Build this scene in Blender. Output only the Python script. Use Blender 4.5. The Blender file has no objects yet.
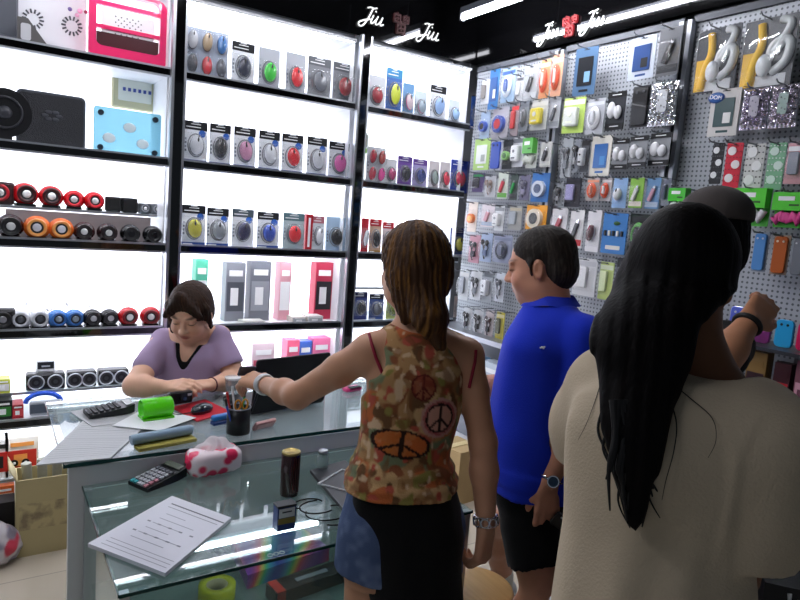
import bpy, math, random
import numpy as np
from mathutils import Vector, Matrix
random.seed(7); rng = np.random.default_rng(7)
scn = bpy.context.scene
COL = scn.collection
PI = math.pi
# ------------------------------------------------------------------ camera model (metres; camera stands 1.68 m above the floor)
FPX, YAW, PITCH, ROLL, EYE = 637.0, .58469, .12723, .07784, 1.68
_F = Vector((math.sin(YAW)*math.cos(PITCH), math.cos(YAW)*math.cos(PITCH), -math.sin(PITCH)))
_r = Vector((math.cos(YAW), -math.sin(YAW), 0)); _u = _r.cross(_F)
_R = math.cos(ROLL)*_r + math.sin(ROLL)*_u; _U = -math.sin(ROLL)*_r + math.cos(ROLL)*_u
CAM = Vector((0, 0, EYE))
def at(px, py, ax, v):            # where the sight line through a photo point meets a real plane of the room
    d = _F + _R*((px-400)/FPX) + _U*((300-py)/FPX)
    return CAM + d*((v-CAM[ax])/d[ax])
def ad(px, py, dist):             # a point at a real distance along the view axis
    return CAM + (_F + _R*((px-400)/FPX) + _U*((300-py)/FPX))*dist
# ------------------------------------------------------------------ materials
def lin(h):
    if isinstance(h, (tuple, list)): return tuple(h)
    h = h.lstrip('#'); c = [int(h[i:i+2], 16)/255 for i in (0, 2, 4)]
    return tuple(x/12.92 if x <= .04045 else ((x+.055)/1.055)**2.4 for x in c)
_mats = {}
def M(color, rough=.5, metal=0., alpha=1., emit=0., trans=0., ior=1.45, bump=0., bscale=60., vary=0., coat=0.):
    key = (str(color), rough, metal, alpha, emit, trans, ior, bump, bscale, vary, coat)
    if key in _mats: return _mats[key]
    m = bpy.data.materials.new('material_%03d' % len(_mats)); m.use_nodes = True
    nt = m.node_tree; b = nt.nodes['Principled BSDF']; c = lin(color)
    b.inputs['Base Color'].default_value = (*c, 1); b.inputs['Roughness'].default_value = rough
    b.inputs['Metallic'].default_value = metal; b.inputs['Alpha'].default_value = alpha
    b.inputs['IOR'].default_value = ior; b.inputs['Transmission Weight'].default_value = trans
    b.inputs['Coat Weight'].default_value = coat
    if emit: b.inputs['Emission Color'].default_value = (*c, 1); b.inputs['Emission Strength'].default_value = emit
    if bump or vary:
        tc = nt.nodes.new('ShaderNodeTexCoord'); n = nt.nodes.new('ShaderNodeTexNoise')
        n.inputs['Scale'].default_value = bscale; n.inputs['Detail'].default_value = 4
        nt.links.new(tc.outputs['Object'], n.inputs['Vector'])
        if bump:
            bp = nt.nodes.new('ShaderNodeBump'); bp.inputs['Strength'].default_value = bump; bp.inputs['Distance'].default_value = .01
            nt.links.new(n.outputs['Fac'], bp.inputs['Height']); nt.links.new(bp.outputs['Normal'], b.inputs['Normal'])
        if vary:
            mx = nt.nodes.new('ShaderNodeMix'); mx.data_type = 'RGBA'
            mx.inputs['A'].default_value = (*[x*(1-vary) for x in c], 1); mx.inputs['B'].default_value = (*[min(1, x*(1+vary)) for x in c], 1)
            nt.links.new(n.outputs['Fac'], mx.inputs['Factor']); nt.links.new(mx.outputs['Result'], b.inputs['Base Color'])
    _mats[key] = m
    return m
def clear(color='#ffffff', tint=.12, rough=.08):       # thin clear plastic or glass: mostly see-through, a little gloss
    key = ('clear', str(color), tint, rough)
    if key in _mats: return _mats[key]
    m = bpy.data.materials.new('clear_%03d' % len(_mats)); m.use_nodes = True
    nt = m.node_tree; nt.nodes.clear()
    o = nt.nodes.new('ShaderNodeOutputMaterial'); t = nt.nodes.new('ShaderNodeBsdfTransparent'); g = nt.nodes.new('ShaderNodeBsdfGlossy')
    d = nt.nodes.new('ShaderNodeBsdfDiffuse'); lw0 = nt.nodes.new('ShaderNodeLayerWeight'); lw0.inputs['Blend'].default_value = .5; lp = nt.nodes.new('ShaderNodeMath'); lp.operation = 'POWER'; lp.inputs[1].default_value = 4.; nt.links.new(lw0.outputs['Facing'], lp.inputs[0]); lw = nt.nodes.new('ShaderNodeMath'); lw.operation = 'MULTIPLY_ADD'; lw.inputs[1].default_value = .65; lw.inputs[2].default_value = .03; nt.links.new(lp.outputs[0], lw.inputs[0])
    c = lin(color); t.inputs['Color'].default_value = (*[1-(1-x)*.6 for x in c], 1); d.inputs['Color'].default_value = (*c, 1)
    g.inputs['Roughness'].default_value = rough; g.inputs['Color'].default_value = (1, 1, 1, 1)
    m1 = nt.nodes.new('ShaderNodeMixShader'); m1.inputs[0].default_value = tint
    nt.links.new(t.outputs[0], m1.inputs[1]); nt.links.new(d.outputs[0], m1.inputs[2])
    m2 = nt.nodes.new('ShaderNodeMixShader')
    nt.links.new(lw.outputs[0], m2.inputs[0]); nt.links.new(m1.outputs[0], m2.inputs[1]); nt.links.new(g.outputs[0], m2.inputs[2])
    nt.links.new(m2.outputs[0], o.inputs[0]); _mats[key] = m
    return m
def attr_mat(name, rough=.5, spec=.5, bump=0., bscale=200., stretch=(1, 1, 1), sheen=0.):
    m = bpy.data.materials.new(name); m.use_nodes = True; nt = m.node_tree; b = nt.nodes['Principled BSDF']
    a = nt.nodes.new('ShaderNodeAttribute'); a.attribute_name = 'Col'
    nt.links.new(a.outputs['Color'], b.inputs['Base Color']); b.inputs['Roughness'].default_value = rough
    b.inputs['Specular IOR Level'].default_value = spec; b.inputs['Sheen Weight'].default_value = sheen
    if bump:
        tc = nt.nodes.new('ShaderNodeTexCoord'); mp = nt.nodes.new('ShaderNodeMapping'); mp.inputs['Scale'].default_value = stretch
        n = nt.nodes.new('ShaderNodeTexNoise'); n.inputs['Scale'].default_value = bscale; n.inputs['Detail'].default_value = 3
        bp = nt.nodes.new('ShaderNodeBump'); bp.inputs['Strength'].default_value = bump; bp.inputs['Distance'].default_value = .006
        nt.links.new(tc.outputs['Object'], mp.inputs['Vector']); nt.links.new(mp.outputs[0], n.inputs['Vector'])
        nt.links.new(n.outputs['Fac'], bp.inputs['Height']); nt.links.new(bp.outputs['Normal'], b.inputs['Normal'])
    return m
# ------------------------------------------------------------------ mesh collector: one MB becomes ONE mesh object
class MB:
    def __init__(s): s.v = []; s.f = []; s.fm = []; s.sm = []; s.mats = []
    def mi(s, m):
        if m not in s.mats: s.mats.append(m)
        return s.mats.index(m)
    def add(s, vs, fs, m, smooth=False, X=None):
        o = len(s.v); k = s.mi(m)
        for p in vs:
            p = Vector(p); s.v.append(X @ p if X else p)
        for f in fs: s.f.append([o+i for i in f]); s.fm.append(k); s.sm.append(smooth)
        return s
    def box(s, c, d, m, X=None):
        x, y, z = c; a, b, h = d[0]/2, d[1]/2, d[2]/2
        vs = [(x+i*a, y+j*b, z+k*h) for i in (-1, 1) for j in (-1, 1) for k in (-1, 1)]
        fs = [(0, 1, 3, 2), (4, 6, 7, 5), (0, 4, 5, 1), (2, 3, 7, 6), (0, 2, 6, 4), (1, 5, 7, 3)]
        return s.add(vs, fs, m, False, X)
    def slab(s, c, d, r, m, X=None, cham=None, seg=5):    # rounded rectangle in local XZ, thickness along Y, softened rims
        a, t, h = d[0]/2, d[1]/2, d[2]/2; r = min(r, a*.99, h*.99); ch = min(cham if cham is not None else t*.35, r*.9+1e-5, t*.9)
        def ring(off, y):
            out = []
            for q, (sx, sz) in enumerate(((1, 1), (-1, 1), (-1, -1), (1, -1))):
                for i in range(seg+1):
                    an = q*PI/2 + i*PI/2/seg; rr = max(r-off, 1e-5)
                    out.append((c[0]+sx*(a-r)+rr*math.cos(an), c[1]+y, c[2]+sz*(h-r)+rr*math.sin(an)))
            return out
        n = 4*(seg+1); rs = [ring(ch, -t), ring(0, -t+ch), ring(0, t-ch), ring(ch, t)]
        vs = sum(rs, []); fs = [tuple(range(n)), tuple(reversed(range(3*n, 4*n)))]
        fs = [tuple(range(n)), tuple(3*n+i for i in reversed(range(n)))]
        for k in range(3):
            for i in range(n):
                j = (i+1) % n; fs.append((k*n+i, (k+1)*n+i, (k+1)*n+j, k*n+j))
        return s.add(vs, fs, m, False, X)
    def cyl(s, p0, p1, r0, m, r1=None, n=16, caps=True, X=None):
        r1 = r0 if r1 is None else r1; p0 = Vector(p0); p1 = Vector(p1); ax = (p1-p0).normalized()
        t = ax.orthogonal().normalized(); b = ax.cross(t)
        vs = [p0+(t*math.cos(2*PI*i/n)+b*math.sin(2*PI*i/n))*r0 for i in range(n)]+[p1+(t*math.cos(2*PI*i/n)+b*math.sin(2*PI*i/n))*r1 for i in range(n)]
        s.add(vs, [(i, (i+1) % n, n+(i+1) % n, n+i) for i in range(n)], m, True, X)
        if caps: s.add(vs, [tuple(reversed(range(n))), tuple(range(n, 2*n))], m, False, X)
        return s
    def lathe(s, prof, m, n=24, X=None):                  # profile of (radius, z)
        vs = []; fs = []
        for r, z in prof:
            vs += [(r*math.cos(2*PI*i/n), r*math.sin(2*PI*i/n), z) for i in range(n)]
        for k in range(len(prof)-1):
            fs += [(k*n+i, k*n+(i+1) % n, (k+1)*n+(i+1) % n, (k+1)*n+i) for i in range(n)]
        return s.add(vs, fs, m, True, X)
    def ell(s, c, r, m, nu=16, nv=10, X=None):
        vs = []; fs = []
        for j in range(nv+1):
            th = PI*j/nv
            for i in range(nu):
                ph = 2*PI*i/nu; vs.append((c[0]+r[0]*math.sin(th)*math.cos(ph), c[1]+r[1]*math.sin(th)*math.sin(ph), c[2]+r[2]*math.cos(th)))
        for j in range(nv):
            for i in range(nu):
                k = (i+1) % nu; fs.append((j*nu+i, (j+1)*nu+i, (j+1)*nu+k, j*nu+k))
        return s.add(vs, fs, m, True, X)
    def tube(s, pts, r, m, n=8, closed=False, X=None, r1=None, flat=1.):
        P = [Vector(p) for p in pts]; L = len(P); vs = []; up = None
        for i, p in enumerate(P):
            a = P[(i-1) % L] if (closed or i > 0) else p; b = P[(i+1) % L] if (closed or i < L-1) else p
            t = (b-a).normalized() if (b-a).length > 1e-9 else Vector((0, 0, 1))
            up = (t.orthogonal() if up is None else up - t*up.dot(t)).normalized(); w = t.cross(up)
            rr = r if r1 is None else r+(r1-r)*i/(L-1)
            vs += [p+(up*math.cos(2*PI*k/n)*flat+w*math.sin(2*PI*k/n))*rr for k in range(n)]
        fs = []
        for i in range(L if closed else L-1):
            j = (i+1) % L; fs += [(i*n+k, i*n+(k+1) % n, j*n+(k+1) % n, j*n+k) for k in range(n)]
        s.add(vs, fs, m, True, X)
        if not closed: s.add(vs, [tuple(reversed(range(n))), tuple((L-1)*n+k for k in range(n))], m, False, X)
        return s
    def prism(s, outline, y0, y1, m, X=None):             # outline in XZ, extruded along Y
        n = len(outline); vs = [(x, y0, z) for x, z in outline]+[(x, y1, z) for x, z in outline]
        return s.add(vs, [tuple(range(n)), tuple(reversed(range(n, 2*n)))]+[(i, n+i, n+(i+1) % n, (i+1) % n) for i in range(n)], m, False, X)
    def sheet(s, fn, nu, nv, m, smooth=True, X=None):
        vs = [fn(i/nu, j/nv) for j in range(nv+1) for i in range(nu+1)]
        return s.add(vs, [(j*(nu+1)+i, j*(nu+1)+i+1, (j+1)*(nu+1)+i+1, (j+1)*(nu+1)+i) for j in range(nv) for i in range(nu)], m, smooth, X)
    def build(s, name, parent=None, loc=(0, 0, 0), rot=(0, 0, 0)):
        me = bpy.data.meshes.new(name); me.from_pydata([tuple(v) for v in s.v], [], s.f)
        for m in s.mats: me.materials.append(m)
        me.polygons.foreach_set('material_index', s.fm); me.polygons.foreach_set('use_smooth', s.sm); me.update()
        o = bpy.data.objects.new(name, me); COL.objects.link(o); o.location = loc; o.rotation_euler = rot
        if parent: o.parent = parent
        return o
def tag(o, label=None, cat=None, group=None, kind=None):
    if label: o['label'] = label
    if cat: o['category'] = cat
    if group: o['group'] = group
    if kind: o['kind'] = kind
    return o
def thing(name, label, cat, loc=(0, 0, 0), rot=(0, 0, 0), group=None):
    o = bpy.data.objects.new(name, None); COL.objects.link(o); o.location = loc
    o.rotation_euler = rot if isinstance(rot, (tuple, list)) else (0, 0, rot); o.empty_display_size = .05
    return tag(o, label, cat, group)
def struct(name, mb): return tag(mb.build(name), kind='structure')
def at_loc(o, loc, rz=0, rx=0): o.location = loc; o.rotation_euler = (rx, 0, rz); return o

# ------------------------------------------------------------------ common materials
WHITE = M('#eceef2', .45); BLACK = M('#08080a', .35); GLOSSBLACK = M('#050506', .06, coat=.5); ALU = M('#b9bcc2', .32, .85); ALUD = M('#7d8086', .4, .8)
GLASS = clear('#cfe6e4', .05, .02); GLEDGE = M('#0f3a38', .15); BLIST = clear('#ffffff', .04, .22); CHROME = M('#d8d8dc', .15, 1.)
DX, SHY, BKY, XR = 1.058, 3.45, 3.86, 2.76
UPX = [-.231, .827, 1.885, 2.76]; LEV = [2.315, 1.872, 1.433, 1.000, .560, .120]; HDR = 2.705
# ------------------------------------------------------------------ the setting
m = bpy.data.materials.new('floor_tiles'); m.use_nodes = True; nt = m.node_tree; b = nt.nodes['Principled BSDF']
tc = nt.nodes.new('ShaderNodeTexCoord'); br = nt.nodes.new('ShaderNodeTexBrick'); br.offset = 0; br.inputs['Scale'].default_value = 1
br.inputs['Brick Width'].default_value = .6; br.inputs['Row Height'].default_value = .6; br.inputs['Mortar Size'].default_value = .003
br.inputs['Color1'].default_value = (*lin('#cdc2ae'), 1); br.inputs['Color2'].default_value = (*lin('#c6bba8'), 1); br.inputs['Mortar'].default_value = (*lin('#9f9484'), 1)
nt.links.new(tc.outputs['Object'], br.inputs['Vector']); nt.links.new(br.outputs['Color'], b.inputs['Base Color']); b.inputs['Roughness'].default_value = .28
struct('floor', MB().box((1.2, 1.2, -.05), (6.4, 7.6, .1), m))
dark = M('#0c0c0e', .6)
struct('ceiling', MB().box((1.2, 1.2, 3.35), (6.4, 7.6, .1), dark))
struct('wall_back', MB().box((.6, 3.97, 1.65), (5.2, .1, 3.3), M('#dfe2e6', .6)))
struct('wall_right', MB().box((2.95, .7, 1.65), (.1, 6.6, 3.3), M('#5a5c60', .6)))
# ------------------------------------------------------------------ backlit display shelving along the back wall
panel_lit = M('#f4f6ff', .6, emit=1.45); fill_strip_lit = M('#f6f7ff', .5, emit=12.)  # the strip glow is added to brighten the shelf goods
def back_bay(x0, x1, label, tiers, hide_right=False):
    t = thing('display_shelving', label, 'shelving', ((x0+x1)/2, SHY, 0), 0, 'backlit white shelving bays along the back wall')
    cx = (x0+x1)/2; W = x1-x0
    L = lambda x, y, z: (x-cx, y-SHY, z)
    MB().box(L(cx, BKY+.02, 1.36), (W-.02, .03, 2.68), panel_lit).build('light_panel', t)
    MB().box(L(cx, (SHY+BKY)/2, .04), (W-.02, .38, .07), BLACK).build('plinth', t)
    for i, z in enumerate(LEV):
        s = MB(); s.box(L(cx, (SHY+BKY)/2+.01, z), (W-.075, .39, .022), WHITE)
        s.box(L(cx, SHY-.008, z), (W-.07, .012, .030), GLOSSBLACK)
        s.box(L(cx, SHY-.006, z+.0195), (W-.07, .016, .009), ALU); s.box(L(cx, SHY-.006, z-.0195), (W-.07, .016, .009), ALU)
        s.build('shelf', t)
        if i < 6: s = MB(); s.box(L(cx, SHY+.030, (z if i else HDR)-.018), (W-.10, .018, .006), fill_strip_lit); s.build('added_fill_strip', t)  # added glow strip lighting the pack fronts from above
    for y0, y1, z in tiers:
        s = MB(); s.box(L(cx, (y0+y1)/2, z), (W-.09, y1-y0, .010), clear('#e6f2f2', .35, .05)); s.box(L(cx, y0-.003, z), (W-.09, .006, .014), ALU)
        s.build('glass_tier', t)
    for sx, x in ((1, x0), (-1, x1)):
        s = MB(); s.box(L(x+sx*.034, (SHY+BKY)/2+.02, 1.4), (.006, .37, 2.72), WHITE); s.build('side_panel', t)
    s = MB(); s.box(L(cx, SHY+.2, HDR-.012), (W-.08, .38, .016), WHITE); s.build('top_rail', t)
    return t
T_S3, T_S5, T_S7 = 1.592, .672, .262
back_bay(UPX[0], UPX[1], 'backlit white shelving bay with speakers and cooling pads, left of the mouse bays', [(3.60, 3.84, T_S3), (3.58, 3.84, T_S5), (3.49, 3.84, T_S7)])
back_bay(UPX[1], UPX[2], 'middle backlit white shelving bay with three full rows of boxed computer mice', [])
back_bay(UPX[2], UPX[3], 'backlit white shelving bay behind the floral-top woman, meeting the hook panels', [(3.55, 3.84, 1.215)])
for k, x in enumerate(UPX[:3]):
    s = MB(); s.box((0, -.012, 0), (.044, .03, 2.72), GLOSSBLACK); s.box((-.029, -.006, 0), (.014, .03, 2.72), ALU); s.box((.029, -.006, 0), (.014, .03, 2.72), ALU)
    o = s.build('shelf_upright', None, (x, SHY-.025, 1.36))
    tag(o, ['black and silver upright at the outer end of the speaker shelves', 'black and silver upright between the speaker shelves and the mouse shelves', 'black and silver upright just left of the floral-top woman\'s head'][k], 'upright', 'black uprights of the back shelving')
# header boards
hb = MB(); hb.box((0, 0, 0), (3.02, .03, .58), GLOSSBLACK)
tag(hb.build('header_board', None, (1.245, SHY-.005, HDR+.30)), 'glossy black header board above the white shelves with script lettering', 'header board')
hb = MB(); hb.box((0, 0, 0), (.03, 4.0, .58), GLOSSBLACK)
tag(hb.build('header_board', None, (2.735, 1.42, HDR+.30)), 'glossy black header board above the hook panels reflecting a lamp', 'header board')
# header lettering: script "Jiu" strokes, a dark red emblem, "Jiu" again
def bez(p, n=9):
    out = []
    P = [Vector((a, 0, b)) for a, b in p]
    for i in range(len(P)-1):
        p0 = P[max(i-1, 0)]; p1 = P[i]; p2 = P[i+1]; p3 = P[min(i+2, len(P)-1)]
        for k in range(n):
            t = k/n; out.append(.5*((2*p1)+(p2-p0)*t+(2*p0-5*p1+4*p2-p3)*t*t+(3*p1-p0-3*p2+p3)*t**3))
    out.append(P[-1]); return out
LETM = M('#ffffff', .4, emit=.35); REDM = M('#8c0c14', .5); REDD = M('#3c070c', .6)
def jiu(s, ox, sc, m):
    sk = lambda pts: [((x+.32*z)*sc+ox, z*sc) for x, z in pts]
    for pts, r in (([(.25, .92), (.45, 1.0), (.7, .98), (.92, 1.05)], .055), ([(.66, 1.0), (.6, .6), (.5, .1), (.3, -.28), (.05, -.3), (.0, -.1), (.3, .1), (.7, .25)], .065),
                   ([(.85, .55), (.82, .2), (.86, .02), (1.0, .08), (1.12, .3)], .06), ([(1.2, .55), (1.16, .2), (1.22, .02), (1.38, .06), (1.52, .3), (1.56, .55), (1.54, .2), (1.6, .02), (1.78, .12)], .06)):
        s.tube(bez(sk(pts)), r*sc*.85, m, n=6)
    s.ell(((.93+.32*.82)*sc+ox, 0, .82*sc), (.06*sc, .03*sc, .06*sc), m, 8, 6)
def sign(loc, rz, sc, lab, redm, gp=.115):
    t = thing('shop_lettering', lab, 'lettering', loc, rz)
    s = MB(); jiu(s, -1.9*sc-gp, sc, LETM); s.build('script_word', t)
    s = MB(); jiu(s, gp+.01, sc, LETM); s.build('script_word', t)
    s = MB(); q = sc*1.0
    q = sc*1.3
    for dx, dz, a in ((-.26*q, .50*q, .40*q), (.28*q, .52*q, .34*q), (0, .02*q, .50*q)):
        for (x, z, w, h) in ((0, a/2, a, a*.22), (0, 0, a, a*.2), (0, -a/2, a, a*.22), (-a/2, 0, a*.2, a), (a/2, 0, a*.22, a), (0, .1*a, a*.16, a*1.3)):
            s.box((dx+x*.9, 0, dz+z*.9+.1*q), (w, .014, h), redm)
    s.build('emblem', t, (-.0, 0, 0)); return t
p = at(407, 27, 1, SHY-.03); sign((p.x-.045, SHY-.031, p.z-.035), 0, .088, 'white script lettering around a dark red emblem above the white shelves', REDD)
p = at(570, 26, 0, XR-.05); sign((XR-.051, p.y-.0, p.z-.04), -PI/2, .084, 'white script lettering around a bright red emblem above the hook panels', REDM, .075)
# ------------------------------------------------------------------ lamps
def tube_lamp(x, y0, y1, z, lab, e=72, grp='ceiling tube lamps'):
    t = thing('tube_lamp', lab, 'ceiling lamp', (x, (y0+y1)/2, z), 0, grp); L = (y1-y0)
    MB().box((0, 0, .040), (.035, L+.02, .035), M('#4a4d54', .5)).build('housing', t)
    MB().cyl((0, -L/2, 0), (0, L/2, 0), .013, M('#f6f7ff', .4, emit=e), n=14).build('tube', t)
    s = MB()
    for q in (-1, 1): s.box((0, q*(L/2+.008), .014), (.03, .014, .06), M('#8a8d94', .5)); s.cyl((0, q*L*.35, .06), (0, q*L*.35, 3.3-z), .004, ALUD, n=6)
    s.build('end_bracket', t)
tube_lamp(2.42, 2.0, 3.21, 2.9, 'bright bare tube lamp hanging in front of the black header boards')
tube_lamp(.35, 1.7, 2.8, 3.05, 'unseen tube lamp added over the left end of the counter, above the picture')  # added out of view to light the shelf goods from in front
tube_lamp(-.95, .9, 2.4, 2.9, 'unseen fill tube lamp added left of the counter, beyond the left edge of the picture')  # added out of view to brighten the desk front and papers
tube_lamp(1.08, 1.9, 2.9, 3.05, 'unseen tube lamp added over the desk and the clerk, above the picture')  # added out of view; lights the goods, spares the shoppers' backs
for k, (x, y) in enumerate(((1.45, 3.05), (1.7, 2.8))):
    tag(MB().box((0, 0, 0), (.05, 1.3 if k else .9, .05), M('#2a2a2e', .5, .4)).build('ceiling_beam', None, (x, y-.3, 3.27)), 'thin dark metal beam under the black ceiling, %s' % ('nearer the hook panels' if k else 'nearer the back header'), 'beam')
# ------------------------------------------------------------------ pegboard wall on the right
pegm = bpy.data.materials.new('pegboard_grey'); pegm.use_nodes = True; nt = pegm.node_tree; b = nt.nodes['Principled BSDF']
tc = nt.nodes.new('ShaderNodeTexCoord'); vo = nt.nodes.new('ShaderNodeTexVoronoi'); vo.inputs['Scale'].default_value = 46; vo.inputs['Randomness'].default_value = 0
mp = nt.nodes.new('ShaderNodeMapping'); mp.inputs['Scale'].default_value = (0, 1, 1)
ra = nt.nodes.new('ShaderNodeValToRGB'); ra.color_ramp.elements[0].position = .20; ra.color_ramp.elements[0].color = (*lin('#5a5d62'), 1)
ra.color_ramp.elements[1].position = .26; ra.color_ramp.elements[1].color = (*lin('#a9adb3'), 1)
nt.links.new(tc.outputs['Object'], mp.inputs['Vector']); nt.links.new(mp.outputs[0], vo.inputs['Vector']); nt.links.new(vo.outputs['Distance'], ra.inputs[0]); nt.links.new(ra.outputs[0], b.inputs['Base Color'])
b.inputs['Roughness'].default_value = .5; b.inputs['Metallic'].default_value = .2
PY = [3.45, 2.675, 1.90, 1.125, .35]
HOOKS = [[], [], [], []]
peg_things = []
for k in range(4):
    y1, y0 = PY[k], PY[k+1]
    t = thing('pegboard_panel', ['grey pegboard panel nearest the lit white shelves, hung with six rows', 'grey pegboard panel of five rows, behind the blue polo man', 'grey pegboard panel with headphone bags, behind the capped person', 'grey pegboard panel running on past the right edge of the photo'][k], 'display panel', (XR, (y0+y1)/2, 0), 0, 'grey hook panels on the right wall')
    s = MB(); s.box((0, 0, 1.83), (.016, y1-y0-.03, 1.72), pegm); s.build('board', t); peg_things.append(t)
    s = MB(); s.box((-.012, 0, HDR-.018), (.024, y1-y0-.05, .03), M('#5c5f66', .6)); s.build('top_rail', t)
    # base shelf and cabinet
    s = MB(); s.box((-.10, 0, .985), (.26, y1-y0-.02, .03), ALU); s.box((-.09, 0, .60), (.22, y1-y0-.04, .02), WHITE); s.box((-.09, 0, .12), (.22, y1-y0-.04, .24), M('#c8c8cc', .5)); s.box((.01, 0, .55), (.01, y1-y0-.03, .9), M('#70747c', .5))
    s.build('base_shelf', t)
for k, y in enumerate(PY[1:4]):
    s = MB(); s.box((-.012, .022, 0), (.035, .022, 2.68), ALU); s.box((-.006, 0, 0), (.03, .022, 2.68), M('#17181a', .4)); s.box((-.012, -.022, 0), (.035, .022, 2.68), ALU)
    tag(s.build('panel_upright', None, (XR-.022, y, 1.34)), ['silver upright with black groove between the first and second hook panels from the lit shelves', 'silver upright left of the yellow headphone bags', 'silver upright at the right side of the headphone bag panel'][k], 'upright', 'silver uprights between the hook panels')
# ------------------------------------------------------------------ bodies: smooth-blended solids turned into one continuous surface
def V3(p): return np.array(tuple(p), dtype=np.float32)
class Body:
    def __init__(s, res=.006): s.p = []; s.res = res; s.post = []
    def rc(s, a, b, ra, rb, k=.015, op='add'):
        a, b = V3(a), V3(b); R = max(ra, rb); lo = np.minimum(a, b)-R; hi = np.maximum(a, b)+R
        def f(P):
            ab = b-a; t = np.clip(((P-a)@ab)/(ab@ab+1e-12), 0, 1); return np.linalg.norm(P-a-t[..., None]*ab, axis=-1)-(ra+(rb-ra)*t)
        s.p.append((f, lo, hi, k, op)); return s
    def chain(s, pts, rs, k=.015, op='add'):
        for i in range(len(pts)-1): s.rc(pts[i], pts[i+1], rs[i], rs[i+1], k, op)
        return s
    def el(s, c, r, A=None, k=.015, op='add'):           # A rows: local axes
        c = V3(c); r = np.array(r, dtype=np.float32); A = np.eye(3, dtype=np.float32) if A is None else np.array([tuple(x) for x in A], dtype=np.float32); R = float(r.max())
        def f(P):
            q = (P-c)@A.T; k0 = np.linalg.norm(q/r, axis=-1); k1 = np.linalg.norm(q/(r*r), axis=-1)+1e-9
            return np.where(k0 < 1e-4, -float(r.min()), k0*(k0-1)/k1)
        s.p.append((f, c-R, c+R, k, op)); return s
    def loft(s, secs, lat, k=.02, op='add', n=2.3, ztop=None, zbot=None):   # secs: (x, y, z, halfwidth, halfdepth), rising
        S = np.array(secs, dtype=np.float32); S = S[np.argsort(S[:, 2])]
        zz = np.linspace(S[0, 2], S[-1, 2], 60); out = []
        for c in (0, 1, 3, 4):
            v = np.interp(zz, S[:, 2], S[:, c]); w = np.array([1, 2, 3, 2, 1])/9.; vp = np.pad(v, 2, mode='edge'); v2 = np.convolve(vp, w, 'valid'); v2[0] = v[0]; v2[-1] = v[-1]; out.append(v2)
        lx, ly = lat[0], lat[1]; z0, z1 = float(zz[0]), float(zz[-1]); R = float(max(S[:, 3].max(), S[:, 4].max()))
        lo = np.array([S[:, 0].min()-R, S[:, 1].min()-R, z0-.02]); hi = np.array([S[:, 0].max()+R, S[:, 1].max()+R, z1+.02])
        def f(P):
            z = P[..., 2]; cx, cy, w, d = [np.interp(z, zz, o) for o in out]
            x = P[..., 0]-cx; y = P[..., 1]-cy; u = np.abs(x*lx+y*ly)/w; v = np.abs(-x*ly+y*lx)/d
            q = ((u**n+v**n)**(1/n)-1)*np.minimum(w, d); e = np.maximum(z-z1, z0-z)
            return np.where((q > 0) & (e > 0), np.sqrt(np.maximum(q, 0)**2+np.maximum(e, 0)**2), np.maximum(q, e))
        s.p.append((f, lo, hi, k, op)); return s
    def cut(s, point, normal, k=.004):                    # remove what lies on the side the normal points to
        p = V3(point); nn = V3(Vector(normal).normalized()); s.p.append((lambda P: (P-p)@nn, None, None, k, 'cut')); return s
    def vcut(s, base, lat, front, z1, w1, z0, w0, k=.006):  # a tapering opening cut into the front between two heights
        b, l, f = V3(base), V3(lat), V3(front)
        def fn(P):
            q = P-b; u = np.abs(q@l); z = P[..., 2]; w = w0+(w1-w0)*np.clip((z-z0)/(z1-z0), 0, 1)**.7; return np.maximum(np.maximum(u-w, z0-z), -(q@f)+.0)
        lo = b-.25; hi = b+.25; lo[2] = z0-.03; hi[2] = z1+.25; s.p.append((fn, lo, hi, k, 'sub')); return s
    def disp(s, fn): s.post.append(fn); return s
    def mesh(s):
        adds = [q for q in s.p if q[4] == 'add']; h = s.res
        lo = np.min([q[1] for q in adds], axis=0)-.025; hi = np.max([q[2] for q in adds], axis=0)+.025
        n = np.ceil((hi-lo)/h).astype(int)+1; V = np.full(n, .05, dtype=np.float32)
        ax = [lo[i]+h*np.arange(n[i]) for i in range(3)]
        for f, a, b, k, op in s.p:
            if a is None: i0, i1 = np.zeros(3, int), n
            else:
                i0 = np.maximum(np.floor((a-.035-lo)/h).astype(int), 0); i1 = np.minimum(np.ceil((b+.035-lo)/h).astype(int)+1, n)
            if (i1 <= i0).any(): continue
            sl = tuple(slice(i0[i], i1[i]) for i in range(3))
            P = np.stack(np.meshgrid(*[ax[i][sl[i]] for i in range(3)], indexing='ij'), -1).astype(np.float32)
            d = f(P).astype(np.float32); W = V[sl]
            if op == 'add': t = np.clip(.5+.5*(W-d)/k, 0, 1); V[sl] = W*(1-t)+d*t-k*t*(1-t)
            elif op == 'sub': d = -d; t = np.clip(.5-.5*(W-d)/k, 0, 1); V[sl] = W*(1-t)+d*t+k*t*(1-t)
            else: V[sl] = np.maximum(W, d)
        if s.post:
            m = np.abs(V) < .04; I = np.nonzero(m); P = np.stack([ax[i][I[i]] for i in range(3)], -1).astype(np.float32)
            for fn in s.post: V[I] += fn(P).astype(np.float32)
        V[0] = V[-1] = .05; V[:, 0] = V[:, -1] = .05; V[:, :, 0] = V[:, :, -1] = .05
        S = V < 0; c = sum(S[i:n[0]-1+i, j:n[1]-1+j, k:n[2]-1+k].astype(np.int8) for i in (0, 1) for j in (0, 1) for k in (0, 1))
        cell = np.argwhere((c > 0) & (c < 8)); idx = np.full(c.shape, -1, dtype=np.int32); idx[tuple(cell.T)] = np.arange(len(cell))
        acc = np.zeros((len(cell), 3)); cnt = np.zeros(len(cell))
        C8 = [(i, j, k) for i in (0, 1) for j in (0, 1) for k in (0, 1)]
        vals = {q: V[cell[:, 0]+q[0], cell[:, 1]+q[1], cell[:, 2]+q[2]] for q in C8}
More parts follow.
